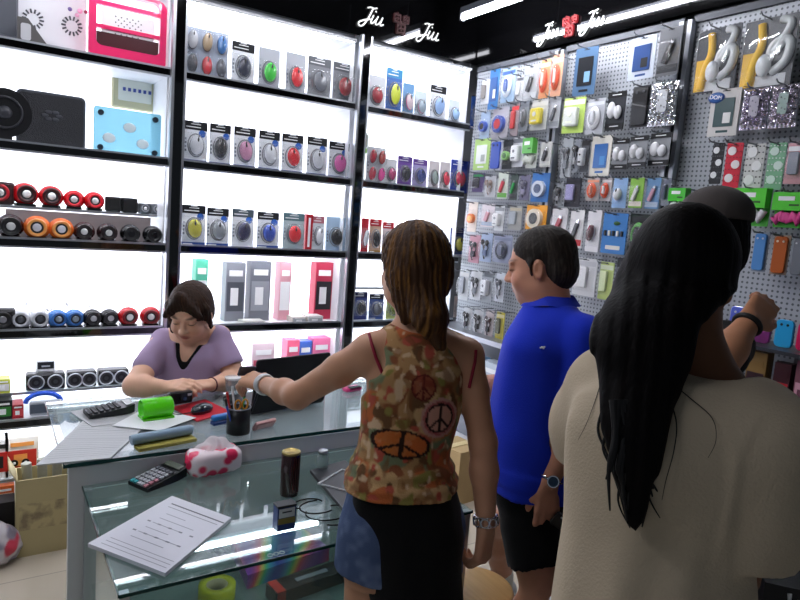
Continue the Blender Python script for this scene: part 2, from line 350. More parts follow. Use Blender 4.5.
        for a in C8:
            for d in range(3):
                if a[d]: continue
                b = list(a); b[d] = 1; b = tuple(b); va, vb = vals[a], vals[b]; m = (va < 0) != (vb < 0); t = np.where(m, va/(va-vb+1e-12), 0)
                p = np.array(a, float)[None]+t[:, None]*(np.array(b)-np.array(a)); acc[m] += p[m]; cnt[m] += 1
        P = lo+h*(cell+acc/np.maximum(cnt, 1)[:, None]); F = []
        for d in range(3):
            a, b = [(1, 2), (2, 0), (0, 1)][d]; sh = [slice(None)]*3; s1 = list(sh); s2 = list(sh); s1[d] = slice(0, -1); s2[d] = slice(1, None)
            ch = S[tuple(s1)] != S[tuple(s2)]; E_ = np.argwhere(ch); E_ = E_[(E_[:, a] > 0) & (E_[:, b] > 0)]
            ins = S[tuple(E_.T)]; q = []
            for da, db in ((0, 0), (1, 0), (1, 1), (0, 1)):
                e = E_.copy(); e[:, a] -= da; e[:, b] -= db; q.append(idx[tuple(e.T)])
            Q = np.stack(q, 1); Q[~ins] = Q[~ins][:, ::-1]; F.append(Q)
        F = np.concatenate(F); F = F[(F >= 0).all(1)]
        # light relaxation
        for _ in range(2):
            sm = np.zeros_like(P); ct = np.zeros(len(P))
            for i in range(4):
                j = (i+1) % 4; np.add.at(sm, F[:, i], P[F[:, j]]); np.add.at(ct, F[:, i], 1)
                np.add.at(sm, F[:, j], P[F[:, i]]); np.add.at(ct, F[:, j], 1)
            P = P*.5+.5*sm/np.maximum(ct, 1)[:, None]
        return P, F
    def build(s, name, mat, colfn, parent=None):
        P, F = s.mesh(); me = bpy.data.meshes.new(name)
        me.vertices.add(len(P)); me.vertices.foreach_set('co', P.astype(np.float32).ravel())
        me.loops.add(F.size); me.loops.foreach_set('vertex_index', F.astype(np.int32).ravel())
        me.polygons.add(len(F)); me.polygons.foreach_set('loop_start', np.arange(0, F.size, 4, dtype=np.int32))
        me.update(calc_edges=True); me.validate(); me.polygons.foreach_set('use_smooth', np.ones(len(me.polygons), dtype=bool))
        me.materials.append(mat); c = colfn(P) if callable(colfn) else np.tile(np.array(lin(colfn)), (len(P), 1))
        at_ = me.color_attributes.new('Col', 'FLOAT_COLOR', 'POINT'); at_.data.foreach_set('color', np.concatenate([c, np.ones((len(P), 1))], 1).astype(np.float32).ravel())
        o = bpy.data.objects.new(name, me); COL.objects.link(o)
        if parent: o.parent = parent
        return o
def vnoise(P, f, seed=0):                                 # smooth value noise in [0,1]
    q = P*f+seed*17.13; i = np.floor(q).astype(np.int64); u = q-i; u = u*u*(3-2*u); out = 0
    for a in (0, 1):
        for b in (0, 1):
            for c in (0, 1):
                hsh = ((i[:, 0]+a)*73856093 ^ (i[:, 1]+b)*19349663 ^ (i[:, 2]+c)*83492791 ^ seed*2654435) & 0x7fffffff
                hsh = ((hsh ^ (hsh >> 15))*1103515245+12345) & 0x7fffffff; hsh = ((hsh ^ (hsh >> 13)) >> 3) & 0xffff
                w = (u[:, 0] if a else 1-u[:, 0])*(u[:, 1] if b else 1-u[:, 1])*(u[:, 2] if c else 1-u[:, 2]); out = out+w*(hsh/65535.)
    return out
def mixc(c, col, w): w = np.clip(w, 0, 1)[:, None]; return c*(1-w)+np.array(lin(col))*w
class Frame:                                              # head or hand frame: right, forward, up
    def __init__(s, o, fwd, up=(0, 0, 1)):
        s.o = Vector(o); s.f = Vector(fwd).normalized(); s.r = s.f.cross(Vector(up)).normalized(); s.u = s.r.cross(s.f)
    def __call__(s, x, y, z): return s.o+s.r*x+s.f*y+s.u*z
    @property
    def A(s): return (s.r, s.f, s.u)
    def loc(s, P): return (P-V3(s.o))@np.array([tuple(s.r), tuple(s.f), tuple(s.u)]).T
def add_head(B, H, s=1., neck=None, nr=.052, female=True):
    e = lambda c, r, k=.012, op='add', A=None: B.el(H(*[q*s for q in c]), [q*s for q in r], A or H.A, k*s, op)
    e((0, -.005, .03), (.074, .092, .088)); e((0, .02, -.04), (.062, .072, .065), .03); e((0, .058, -.088), (.026 if female else .032, .026, .022), .03)
    for q in (-1, 1):
        e((q*.038, .062, -.035), (.026, .022, .026), .025); e((q*.047, .01, -.07), (.02, .04, .028), .03)
        e((q*.033, .098, .006), (.019, .014, .012), .010, 'sub'); e((q*.032, .080, .005), (.014, .013, .013), .004)
        B.rc(H(q*.014*s, .090*s, .026*s), H(q*.05*s, .078*s, .024*s), .008*s, .005*s, .014)
        e((q*.078, -.008, -.008), (.009, .017, .031), .008); e((q*.084, -.010, -.004), (.005, .009, .018), .004, 'sub')
        e((q*.012, .100, -.030), (.009, .010, .008), .008)
    B.rc(H(0, .088*s, .012*s), H(0, .110*s, -.026*s), .007*s, .011*s, .012)
    e((0, .088, -.054), (.023, .012, .006), .006); e((0, .086, -.064), (.019, .012, .007), .006); e((0, .097, -.0588), (.02, .006, .0016), .003, 'sub')
    if neck: B.rc(H(0, -.018*s, -.06*s), neck, nr, nr*1.08, .03)
def face_col(H, base, s=1., lips='#a8504a', brow='#241a14', lid='#2a1c16'):
    def fn(P):
        L = H.loc(P)/s; c = np.tile(np.array(lin(base)), (len(P), 1)); n = vnoise(P, 40, 3)
        c = c*(.93+.14*n)[:, None]
        x, y, z = np.abs(L[:, 0]), L[:, 1], L[:, 2]; fr = (y > .05)
        g = lambda cx, cz, rx, rz: np.exp(-(((x-cx)/rx)**2+((z-cz)/rz)**2)**2)*fr
        c = mixc(c, lips, g(0, -.059, .022, .010)*.85); c = mixc(c, brow, g(.034, .030, .020, .0045)*.8)
        c = mixc(c, lid, g(.033, .001, .015, .0035)*.9); c = mixc(c, '#c4776a', g(.045, -.03, .02, .02)*.25)
        return c
    return fn
def hand(B, wr, fdir, back, side, s=1., curl=.6, spread=.10, thumb_curl=.5, k=.006):
    """wrist point, finger direction, back-of-hand normal, side=+1 when the thumb lies along cross(fdir, back)"""
    f = Vector(fdir).normalized(); b = Vector(back); b = (b-f*b.dot(f)).normalized(); t = f.cross(b)*side; wr = Vector(wr)
    base = []
    for i, (off, ln, fl) in enumerate(((.030, .088, (.040, .024, .019)), (.010, .092, (.044, .028, .020)), (-.010, .088, (.041, .026, .020)), (-.028, .080, (.032, .020, .018)))):
        kn = wr+(f*ln+t*off)*s; B.rc(wr+t*off*.55*s+f*.008*s, kn, .016*s, .0115*s, .010)
        c = curl[i] if isinstance(curl, (list, tuple)) else curl; d = f+t*(off*4*spread); d.normalize(); p = kn; a = 0; lens = fl
        axis = d.cross(b).normalized()
        for j in range(3):
            a += c*(.8, 1.1, .8)[j]; dj = d*math.cos(a)-b*math.sin(a); q = p+dj*lens[j]*s
            B.rc(p, q, (.0098, .0088, .0078)[j]*s, (.0090, .0080, .0066)[j]*s, k); p = q
    p = wr+(f*.022+t*.022)*s; q = p+(f*.034+t*.026-b*.010)*s; B.rc(p, q, .015*s, .012*s, .010)
    d = (f*.8+t*.35*(1-thumb_curl)-b*.5*thumb_curl).normalized(); r = q+d*.030*s; B.rc(q, r, .0108*s, .0095*s, k)
    d = (f*.8-t*.3*thumb_curl-b*.5*thumb_curl).normalized(); B.rc(r, r+d*.024*s, .0095*s, .0075*s, k)
SKIN = attr_mat('skin_surface', .5, .35); CLOTH = attr_mat('cloth_surface', .85, .15, .25, 260., sheen=.1); HAIRM = attr_mat('hair_surface', .6, .2, .4, 240., (1, 1, .06))
HAIRM2 = attr_mat('hair_surface_dark', .6, .10, .25, 160., (1, 1, .04)); DENIM = attr_mat('denim_surface', .85, .15, .4, 500.)
# ------------------------------------------------------------------ people
from mathutils.bvhtree import BVHTree
fh = Vector((math.sin(YAW), math.cos(YAW), 0)); rt = Vector((math.cos(YAW), -math.sin(YAW), 0)); UPV = Vector((0, 0, 1))
def rz(v, deg): return Matrix.Rotation(math.radians(deg), 3, 'Z') @ Vector(v)
def secs(L): return [(*ad(px, py, d), w, h) for px, py, d, w, h in L]
def bvh(o):
    me = o.data; return BVHTree.FromPolygons([v.co.copy() for v in me.vertices], [tuple(p.vertices) for p in me.polygons])
def on_surface(T, px, py, off=.002):
    d = (ad(px, py, 1)-CAM).normalized(); h = T.ray_cast(CAM, d)
    return (h[0]-d*off) if h[0] else None
def folds(fr, amp, seed, ax=(1, 1, .35)):
    return lambda P: (vnoise(P*np.array(ax), fr, seed)-.5)*2*amp + (vnoise(P*np.array(ax), fr*2.3, seed+5)-.5)*amp*.8
def leg(B, hip, knee, ank, toe, r=(.085, .056, .038)):
    B.rc(hip, knee, r[0], r[1], .03); mid = knee.lerp(ank, .3)+(knee-hip).normalized()*0
    B.chain([knee, mid, ank], [r[1]*.95, r[1]*1.0, r[2]], .02)
    return B
def shoe(B, ank, toe, s=1.):
    heel = Vector((ank.x, ank.y, .035)) - (toe-ank).normalized()*.03; t2 = Vector((toe.x, toe.y, .03))
    B.chain([ank, heel, t2], [.040*s, .036*s, .030*s], .02); B.rc(heel.lerp(t2, .3)+Vector((0, 0, .03)), t2, .038*s, .034*s, .02); return B

# --- woman in the floral top, back to us, holding out a card
fw = rz(fh, 12); lt = rz(rt, 12)
B = Body(.0055)
T = secs([(403, 575, 1.68, .140, .105), (403, 530, 1.68, .146, .112), (403, 500, 1.68, .142, .108), (403, 475, 1.68, .128, .094), (404, 452, 1.68, .114, .084), (410, 425, 1.68, .118, .084), (414, 395, 1.68, .126, .090), (416, 368, 1.68, .130, .090), (417, 350, 1.69, .122, .080), (417, 338, 1.69, .092, .062), (417, 328, 1.69, .055, .05)])
B.loft(T, lt)
shL, elL, wrL = ad(370, 352, 1.66), ad(297, 396, 1.80), ad(263, 384, 2.00)
shR, elR, wrR = ad(466, 356, 1.69), ad(483, 442, 1.68), ad(486, 526, 1.67)
B.rc(ad(400, 336, 1.69), shL, .036, .046, .03).rc(ad(434, 338, 1.69), shR, .036, .045, .03)
B.chain([shL, shL.lerp(elL, .4), elL], [.047, .042, .036], .02).chain([elL, elL.lerp(wrL, .35), wrL], [.036, .036, .024], .02)
B.chain([shR, shR.lerp(elR, .4), elR], [.046, .040, .035], .02).chain([elR, elR.lerp(wrR, .35), wrR], [.035, .036, .024], .02)
hand(B, wrL, ad(240, 376, 2.08)-wrL, UPV+(-fh)*.5, 1, .98, [.55, .65, .75, .8], .05, .9)
hand(B, wrR, ad(482, 562, 1.67)-wrR, (rt*.75-fh*.55), -1, .98, [1.0, 1.1, 1.1, 1.1], .03, .8)
c0 = ad(403, 540, 1.68)
for q in (-1, 1):
    hp = c0+lt*.075*q-UPV*.06; kn = Vector((hp.x, hp.y, .47))+lt*.01*q; an = Vector((hp.x, hp.y, .08))+lt*.02*q-fw*.02
    leg(B, hp, kn, an, an+fw*.14, (.074, .054, .036))
H1 = Frame(ad(413, 268, 1.70), rz(fh, 22)+UPV*-.08)
add_head(B, H1, 1., ad(416, 336, 1.69), .047)
blond = B.build('person', SKIN, face_col(H1, '#c08e70'))
tag(blond, 'woman seen from behind in floral tank top holding out a card over the counter', 'person')
TB = bvh(blond)
# tank top
B = Body(.0045)
B.loft([(x, y, z, w+.009, h+.010) for x, y, z, w, h in T if z > ad(403, 490, 1.68).z], lt)
B.loft(secs([(402, 484, 1.68, .154, .124), (403, 474, 1.68, .144, .114), (404, 458, 1.68, .126, .100)]), lt, .02)
B.rc(ad(405, 336, 1.69), ad(378, 345, 1.68), .042, .036, .03).rc(ad(428, 337, 1.70), ad(458, 347, 1.70), .042, .038, .03)
for xs, q in (((364, 364, 358), 1), ((486, 491, 491), -1)):
    for (px, py, r) in ((xs[0], 336, .046), (xs[1], 360, .055), (xs[2], 386, .030)):
        B.rc(ad(px, py, 1.35), ad(px, py, 2.05), r, r, .008, 'sub')
B.rc(ad(417, 300, 1.4), ad(417, 300, 2.0), .050, .060, .008, 'sub'); B.disp(folds(9, .005, 4, (1, 1, .6)))
B.disp(lambda P: .0022*np.sin(P[:, 2]*190+3*vnoise(P, 9, 2))*np.clip((1.09-P[:, 2])/.06, 0, 1))
uo, c1, c2, c3 = Vector(lt), ad(442, 421, 1.58), ad(402, 445, 1.58), ad(424, 388, 1.58)
def floral(P):
    L = np.array([tuple(lt)]); u = P@V3(lt); z = P[:, 2]
    q = P+np.stack([vnoise(P, 30, 9), vnoise(P, 30, 10), vnoise(P, 30, 11)], 1)*.02
    c = np.tile(np.array(lin('#a8865a')), (len(P), 1))
    for col, f, sd, th in (('#b85a30', 17, 1, .55), ('#4c7a60', 21, 2, .62), ('#703828', 25, 3, .62), ('#c8a878', 30, 4, .66), ('#2f2a20', 36, 5, .73), ('#b04040', 42, 6, .70), ('#75803f', 33, 7, .70), ('#d6bd9c', 60, 8, .74)):
        c = mixc(c, col, (vnoise(q, f, sd)-th)*18)
    g = (vnoise(q*np.array([1, 1, .35]), 70, 14)-.6)*8; c = mixc(c, '#59301e', np.clip(g, 0, .6))
    c = mixc(c, '#a8703f', z*0+.28)
    def ring(cc, rx, rz_, body, ringc, lines, tilt=0.):
        nonlocal c
        a = (u-cc@Vector(lt)); b = z-cc.z; a, b = a*math.cos(tilt)+b*math.sin(tilt), -a*math.sin(tilt)+b*math.cos(tilt)
        r = np.hypot(a/rx, b/rz_); back = ((P-V3(cc))@V3(fw)) < .06
        c = mixc(c, body, (r < 1)*back*.8); c = mixc(c, ringc, (np.abs(r-1) < .075)*back*1.); 
        an = np.arctan2(b/rz_, a/rx)
        for t in lines: c = mixc(c, ringc, ((np.abs(np.sin(an-t)) * r < .08) & (np.cos(an-t) > 0) & (r < 1))*back*1.)
    ring(c1, .048, .048, '#a8505a', '#b98a80', ()); ring(c1, .036, .036, '#c99a86', '#2c1a18', (PI/2, -PI/2, -.8, -2.35))
    ring(c2, .070, .033, '#c4662a', '#2c1a12', (PI/2, -PI/2, -.7, -2.45), -.12); ring(c3, .03, .03, '#8a3a2a', '#5b231c', (PI/2, -PI/2, -.8, -2.3))
    return c
o = B.build('tank_top', CLOTH, floral, blond); tag(o, 'sleeveless floral top with peace signs')
T2 = bvh(o)
s = MB(); RED = M('#8e1230', .6)
for pl in ([(369, 334), (372, 345), (376, 358), (381, 370), (386, 381)], [(473, 338), (476, 350), (475, 362), (472, 375), (469, 388)]):
    pts = [on_surface(TB, *p) for p in pl]; pts = [p for p in pts if p]
    if len(pts) > 1: s = MB(); s.tube(pts, .0045, RED, 6); s.build('bra_strap', blond)

# hair
B = Body(.0045)
B.el(H1(0, -.018, .034), (.090, .104, .094), H1.A).el(H1(0, -.05, -.02), (.088, .078, .085), H1.A, .03)
B.rc(ad(424, 300, 1.62), ad(430, 318, 1.60), .052, .044, .02).rc(ad(430, 318, 1.60), ad(440, 345, 1.59), .042, .016, .02).rc(ad(404, 300, 1.64), ad(405, 322, 1.63), .030, .010, .02)
B.el(H1(0, .10, -.03), (.060, .07, .095), H1.A, .012, 'sub').el(H1(-.085, .02, -.035), (.022, .035, .04), H1.A, .01, 'sub')
def strands(H, a=.0022, f=46, seed=2):
    def fn(P):
        L = H.loc(P); an = np.arctan2(L[:, 0], -L[:, 1]); n = vnoise(P, 14, seed)
        return a*np.sin(an*f+6*n+L[:, 2]*12)+a*.8*np.sin(an*f*2.3+9*n)
    return fn
def hair_col(H, base, hi, f=60):
    def fn(P):
        L = H.loc(P); an = np.arctan2(L[:, 0], -L[:, 1]); q = np.stack([an*1.0+.16*vnoise(P, 9, 6), L[:, 2]*.6, L[:, 2]*0], 1)
        n = vnoise(q, f*.35, 3)*.6+vnoise(q, f, 4)*.4
        return mixc(np.tile(np.array(lin(base)), (len(P), 1)), hi, (n-.5)*1.7)
    return fn
B.disp(strands(H1)); o = B.build('hair', HAIRM, hair_col(H1, '#3d2512', '#b07a34'), blond); tag(o, 'brown hair with blond streaks tied low')
# lower clothes
B = Body(.006)
B.loft(secs([(412, 700, 1.69, .150, .15), (412, 640, 1.69, .142, .145), (412, 600, 1.68, .132, .138), (411, 560, 1.68, .132, .135), (410, 525, 1.68, .146, .132), (405, 500, 1.68, .152, .124), (403, 470, 1.68, .132, .106)]), lt)
B.disp(folds(13, .006, 8, (1, 1, .12)))
B.cut(ad(357, 560, 1.55), -lt*1.+UPV*-.35)
o = B.build('black_wrap', CLOTH, '#08080a', blond)
B = Body(.006)
c0 = ad(378, 520, 1.66)
B.loft(secs([(402, 590, 1.68, .150, .115), (400, 540, 1.68, .150, .118), (403, 500, 1.68, .148, .112), (403, 482, 1.68, .136, .104)]), lt)
for q in (-1, 1):
    hp = ad(403, 530, 1.68)+lt*.072*q; B.rc(hp, Vector((hp.x, hp.y, .70))+lt*.012*q, .094, .090, .03)
B.cut(Vector((0, 0, .770)), (0, 0, -1)).disp(folds(16, .004, 5))
def denim(P): n = vnoise(P, 60, 2)*.5+vnoise(P, 9, 1)*.5; return mixc(np.tile(np.array(lin('#4a5a7c')), (len(P), 1)), '#7f90b0', (n-.35)*1.4)
B.build('denim_shorts', DENIM, denim, blond)
# bracelets
s = MB(); ax = (wrR-elR).normalized(); t = ax.orthogonal().normalized(); b = ax.cross(t); cR = elR.lerp(wrR, .93)
for k in range(9):
    a = 2*PI*k/9; p = cR+(t*math.cos(a)+b*math.sin(a))*.031; q = (p-cR).normalized(); w = ax.cross(q)
    s.tube([p+(w*math.cos(u)+ax*math.sin(u))*.011 for u in np.linspace(0, 2*PI, 12, endpoint=False)], .0028, CHROME, 6, True)
for dz in (-.012, .012): s.tube([cR+ax*dz+(t*math.cos(u)+b*math.sin(u))*.0285 for u in np.linspace(0, 2*PI, 20, endpoint=False)], .0022, CHROME, 6, True)
s.build('linked_ring_bracelet', blond)
s = MB(); ax = (wrL-elL).normalized(); t = ax.orthogonal().normalized(); b = ax.cross(t)
for dz in (-.010, 0, .010): s.tube([elL.lerp(wrL, .95)+ax*dz+(t*math.cos(u)+b*math.sin(u))*(.029+.001*(dz == 0)) for u in np.linspace(0, 2*PI, 20, endpoint=False)], .0045, M('#dfe0e4', .3, .6), 6, True)
s.build('silver_bracelet', blond)
s = MB()
for q in (-1, 1):
    a = Vector(((ad(403, 540, 1.68)+lt*.095*q).x, (ad(403, 540, 1.68)+lt*.095*q).y, 0))-fw*.02
    X = Matrix.Translation(a) @ Matrix.Rotation(math.atan2(-fw.x, fw.y), 4, 'Z')
    s.slab((0, .05, 0), (.09, .02, .25), .045, M('#2a2320', .6), X @ Matrix.Translation((0, 0.05, .012)) @ Matrix.Rotation(PI/2, 4, 'X') @ Matrix.Translation((0, -.05, 0)))
    s.tube([X @ Vector((-.045, .09, .02)), X @ Vector((-.02, .08, .065)), X @ Vector((.02, .08, .065)), X @ Vector((.045, .09, .02))], .008, M('#2a2320', .6), 6)
s.build('sandals', blond)

# --- man in the blue polo
fm = (-rt*.93+fh*.36).normalized(); lm = fm.cross(UPV).normalized()      # lm: his right, away from us
B = Body(.006)
T = secs([(537, 524, 2.22, .140, .100), (536, 500, 2.2, .168, .126), (535, 470, 2.2, .178, .148), (537, 430, 2.2, .185, .160), (541, 385, 2.2, .186, .146), (546, 342, 2.2, .184, .124), (549, 318, 2.2, .135, .090), (551, 304, 2.2, .084, .074)])
B.loft(T, lm)
shN, elN, wrN = ad(584, 337, 2.06), ad(570, 430, 2.03), ad(549, 482, 2.02)
shF = ad(533, 328, 2.36); elF = shF-UPV*.25+fm*.04+lm*.03; wrF = elF+fm*.20+UPV*.02-lm*.08
B.rc(ad(552, 322, 2.18), shN, .05, .056, .03).rc(ad(545, 320, 2.25), shF, .05, .056, .03)
B.chain([shN, elN], [.054, .043], .02).chain([elN, elN.lerp(wrN, .35), wrN], [.043, .043, .030], .02)
B.chain([shF, elF], [.054, .043], .02).chain([elF, elF.lerp(wrF, .35), wrF], [.043, .043, .030], .02)
hand(B, wrN, ad(546, 530, 2.02)-wrN, (-fh*.9+rt*.1), 1, 1.05, [.35, .45, .5, .55], .12, .6)
hand(B, wrF, fm-UPV*.2, UPV, -1, 1.05, .5)
hc = ad(537, 508, 2.2)
hipN, hipF = hc-lm*.085-UPV*.04, hc+lm*.085-UPV*.04
anF = at(503, 583, 2, .075)+lm*.01; knF = (hipF+anF)*.5+fm*.11; knF.z = .47
anN = Vector((hipN.x, hipN.y, .08))+fm*.10-lm*.02; knN = ad(541, 592, 2.08)
leg(B, hipF, knF, anF, anF+fm*.18, (.088, .062, .042)); leg(B, hipN, knN, anN, anN+fm*.18, (.088, .064, .042))
H2 = Frame(ad(541, 267, 2.2), fm*1.+UPV*-.22+lm*.05)
add_head(B, H2, 1.12, ad(551, 312, 2.2), .066, False)
man = B.build('person', SKIN, face_col(H2, '#c98f74', 1.12, '#9c5a4e', '#2b2320')); tag(man, 'man in a blue polo shirt and black shorts, in profile looking left', 'person')
B = Body(.0055)
B.loft([(x, y, z, w+.012, h+.014) for x, y, z, w, h in T if z > ad(534, 476, 2.2).z and z < ad(551, 298, 2.2).z], lm).loft(secs([(536, 484, 2.2, .194, .156), (536, 460, 2.2, .192, .165)]), lm)
B.rc(ad(552, 320, 2.18), shN, .066, .070, .04).rc(ad(545, 318, 2.25), shF, .062, .068, .03)
for a, b in ((shN, elN), (shF, elF)): B.rc(a, a.lerp(b, .72), .068, .066, .02); B.cut
e1 = shN.lerp(elN, .62); B.rc(e1+(elN-e1).normalized()*.06, elN+(elN-e1).normalized()*.03, .075, .075, .004, 'sub')
e1 = shF.lerp(elF, .62); B.rc(e1+(elF-e1).normalized()*.07, elF+(elF-e1).normalized()*.03, .08, .08, .004, 'sub')
pass
B.disp(folds(7, .008, 3, (1, 1, .5)))
polo = B.build('polo_shirt', CLOTH, '#1a34c4', man)
TP = bvh(polo)
s = MB(); c = Frame(ad(550.5, 301, 2.2), fm, UPV+fm*.30)    # open collar
def collar(u, v):
    a = -PI*.5+PI*2*(.06+u*.88)+PI; r = .062+.020*(1-v); return c(r*1.05*math.sin(a), -r*math.cos(a), .020*v-.010-.016*(1-v)*(1-math.cos(a))*0)
def collar(u, v):
    a = .35+u*(2*PI-.7); r = .078+.024*(1-v); drop = .020*max(0, math.cos(a)); return c(r*math.sin(a), r*math.cos(a), .030*v-.006-drop)
s.sheet(collar, 30, 4, M('#1a34c4', .85)); s.build('collar', polo)
s = MB(); q = on_surface(TP, 540, 348, .003)
if q:
    s.tube([q, q+(-fm*.006+UPV*.003), q+(-fm*.013)], .0028, WHITE, 6); s.tube([q+UPV*.004-fm*.004, q-fm*.016+UPV*.006], .002, WHITE, 6); s.build('chest_emblem', polo)
B = Body(.006)
B.loft([(x, y, z, w+.007, h+.007) for x, y, z, w, h in T if z < ad(534, 455, 2.2).z], lm)
for hp, kn, f in ((hipN, knN, .38), (hipF, knF, .12)): B.rc(hp, hp.lerp(kn, f+.2), .100, .098, .03); e = hp.lerp(kn, f); dd = (kn-hp).normalized(); B.rc(e+dd*.135, e+dd*.3, .135, .15, .004, 'sub')
B.disp(folds(12, .004, 6)); B.build('black_shorts', CLOTH, '#08080b', man)
B = Body(.0045)
B.el(H2(0, -.018, .052), (.090, .110, .090), H2.A).el(H2(0, -.064, -.005), (.084, .064, .085), H2.A, .02)
B.rc(H2(.082, .012, .02), H2(.083, .014, -.02), .011, .008).rc(H2(-.082, .012, .02), H2(-.083, .014, -.02), .011, .008)
B.el(H2(0, .135, .0), (.10, .075, .10), H2.A, .012, 'sub')
for q in (-1, 1): B.el(H2(q*.085, -.009, -.012), (.02, .024, .036), H2.A, .005, 'sub')
B.disp(strands(H2, .0012, 60)); o = B.build('hair', HAIRM, hair_col(H2, '#241f1c', '#5c534c'), man); tag(o, 'short greying dark hair')
for an, nm, h0 in ((anF, 'sock', .20), (anN, 'sock', .20)):
    B = Body(.005); kn = knF if an is anF else knN; d = (kn-an).normalized(); B.chain([an-UPV*.02, an+d*.05, an+d*.14], [.046, .046, .052], .01); B.cut(an+d*.12, d)
    B.disp(lambda P: .0012*np.sin(P[:, 2]*420)); B.build(nm, CLOTH, '#dcdcd8', man)
for an in (anF, anN):
    B = Body(.005); shoe(B, an-UPV*.01, an+(fm*.17 if an is anN else fm*.10-fh*.10), 1.08); B.cut(Vector((0, 0, 0.002)), (0, 0, -1)); B.cut(an+UPV*.012, (0, 0, 1))
    def shc(P):
        c = np.tile(np.array(lin('#d6d8dc')), (len(P), 1)); c = mixc(c, '#1d3a86', (np.abs(np.sin((P@V3(fm))*38)) > .86)*(P[:, 2] > .045)*1.); return mixc(c, '#8f959c', (P[:, 2] < .022)*1.)
    B.build('sports_shoe', CLOTH, shc, man)
def wristwatch(par, el, wr, face, r, dial, name='wristwatch', band=CHROME):
    s = MB(); ax = (wr-el).normalized(); cc = el.lerp(wr, .94); f = (Vector(face)-ax*Vector(face).dot(ax)).normalized(); w = ax.cross(f)
    s.tube([cc+(f*math.cos(u)+w*math.sin(u))*r for u in np.linspace(0, 2*PI, 24, endpoint=False)], .009, band, 8, True, flat=.35)
    o = s.build(name, par); q = MB(); q.cyl(cc+f*(r-.002), cc+f*(r+.010), .019, CHROME, n=24); q.cyl(cc+f*(r+.010), cc+f*(r+.0112), .0155, M(dial, .2), n=24); q.build('dial', o); return o
wristwatch(man, elN, wrN, -fh+rt*.0+UPV*.3, .034, '#22405c')

# --- woman close to us with long black hair and loose cream top
fn_ = rz(fh, -20); ln = rz(rt, -20)
B = Body(.006)
T = secs([(648, 640, .97, .122, .115), (650, 580, .97, .114, .105), (653, 530, .97, .110, .092), (662, 480, .97, .124, .094), (682, 430, .965, .150, .10), (692, 405, .96, .145, .085), (700, 390, .955, .095, .065), (702, 380, .955, .058, .05)])
B.loft(T, ln)
shL, shR = ad(608, 388, 1.05), ad(755, 440, .90)
elL, elR = shL-UPV*.17-ln*.012+fn_*.15, shR-UPV*.20-ln*.005+fn_*.0
wrL, wrR = elL+fn_*.20+ln*.06-UPV*.04, elR+fn_*.22-ln*.05-UPV*.06
for a, e, w in ((shL, elL, wrL), (shR, elR, wrR)):
    B.rc(ad(700, 398, .955), a, .04, .045, .03).chain([a, e], [.045, .034], .02).chain([e, e.lerp(w, .35), w], [.035, .034, .023], .02)
hand(B, wrL, wrL-elL, UPV, 1, .95, .4); hand(B, wrR, wrR-elR, UPV, -1, .95, .4)
hc = ad(650, 640, .97)
for q in (-1, 1):
    hp = Vector((hc.x, hc.y, .90))+ln*.08*q; an = Vector((hp.x, hp.y, .08))+ln*.02*q; leg(B, hp, Vector((hp.x, hp.y, .48)), an, an+fn_*.14, (.085, .055, .037)); B.rc(an-UPV*.03, an+fn_*.13-UPV*.05, .034, .022, .02)
B.loft([(hc.x, hc.y, .85, .12, .11), (hc.x, hc.y, 1.15, .115, .10)], ln)
H3 = Frame(ad(682, 277, 1.02), rz(fh, -28)+UPV*-.05)
add_head(B, H3, .90, ad(702, 385, .955), .050)
near = B.build('person', SKIN, face_col(H3, '#8a5e44')); tag(near, 'woman with long black hair and cream top, back to us, closest to the camera', 'person')
B = Body(.006)
for a, e in ((shL, elL), (shR, elR)):
    B.rc(ad(692, 408, .955), a, .060, .056, .05); B.rc(a, a.lerp(e, .95), .056, .058, .07); B.rc(ad(668, 455, .965), a.lerp(e, .5), .09, .05, .10)
    d = (e-a).normalized(); B.rc(e+d*(.065 if a is shR else .05), e+d*.35, .130 if a is shR else .10, .13, .004, 'sub')
B.loft([(x, y, z, w+.022, h+.022) for x, y, z, w, h in T], ln, .03)
B.rc(ad(704, 372, .955), ad(712, 330, .955), .068, .12, .008, 'sub'); B.cut(Vector((0, 0, 1.02)), (0, 0, -1))
B.disp(folds(8, .011, 12, (1, 1, .3))); B.disp(lambda P: .0035*np.sin((P@V3(ln))*70+4*vnoise(P, 5, 8))*np.clip((1.36-P[:, 2])/.2, 0, 1))
o = B.build('loose_top', CLOTH, '#c4b39a', near); tag(o, 'loose cream short-sleeved top'); TT = bvh(o)
B = Body(.007); B.loft([(hc.x, hc.y, .50, .17, .15), (hc.x, hc.y, .8, .165, .14), (hc.x, hc.y, 1.08, .160, .128)], ln); B.disp(folds(12, .007, 15, (1, 1, .2))); B.build('white_skirt', CLOTH, '#cfd0d6', near)
B = Body(.0045)
B.el(H3(0, -.014, .030), (.081, .095, .088), H3.A).el(H3(-.02, -.04, -.02), (.070, .060, .075), H3.A, .03)
pts = [(676, 285, .975, .078, .07), (648, 318, .93, .072, .055), (640, 345, .91, .072, .045), (640, 375, .895, .058, .036), (636, 405, .875, .050, .030), (634, 432, .862, .042, .026), (634, 462, .858, .032, .022), (635, 490, .858, .022, .016), (635, 515, .858, .014, .012), (633, 530, .858, .004, .005)]
B.loft(secs(pts), ln, .03)
B.el(H3(0, .11, -.03), (.06, .075, .10), H3.A, .01, 'sub')
def long_str(P):
    u = P@V3(ln); n = vnoise(P*np.array([1, 1, .3]), 12, 3); return (.0012*np.sin(u*300+7*n+P[:, 2]*9)+.0008*np.sin(u*520+5*n))*np.clip((1.72-P[:, 2])/.12, .15, 1)
B.disp(long_str)
o = B.build('hair', HAIRM2, hair_col(H3, '#070506', '#16100e'), near); tag(o, 'long straight black hair falling over the left shoulder')
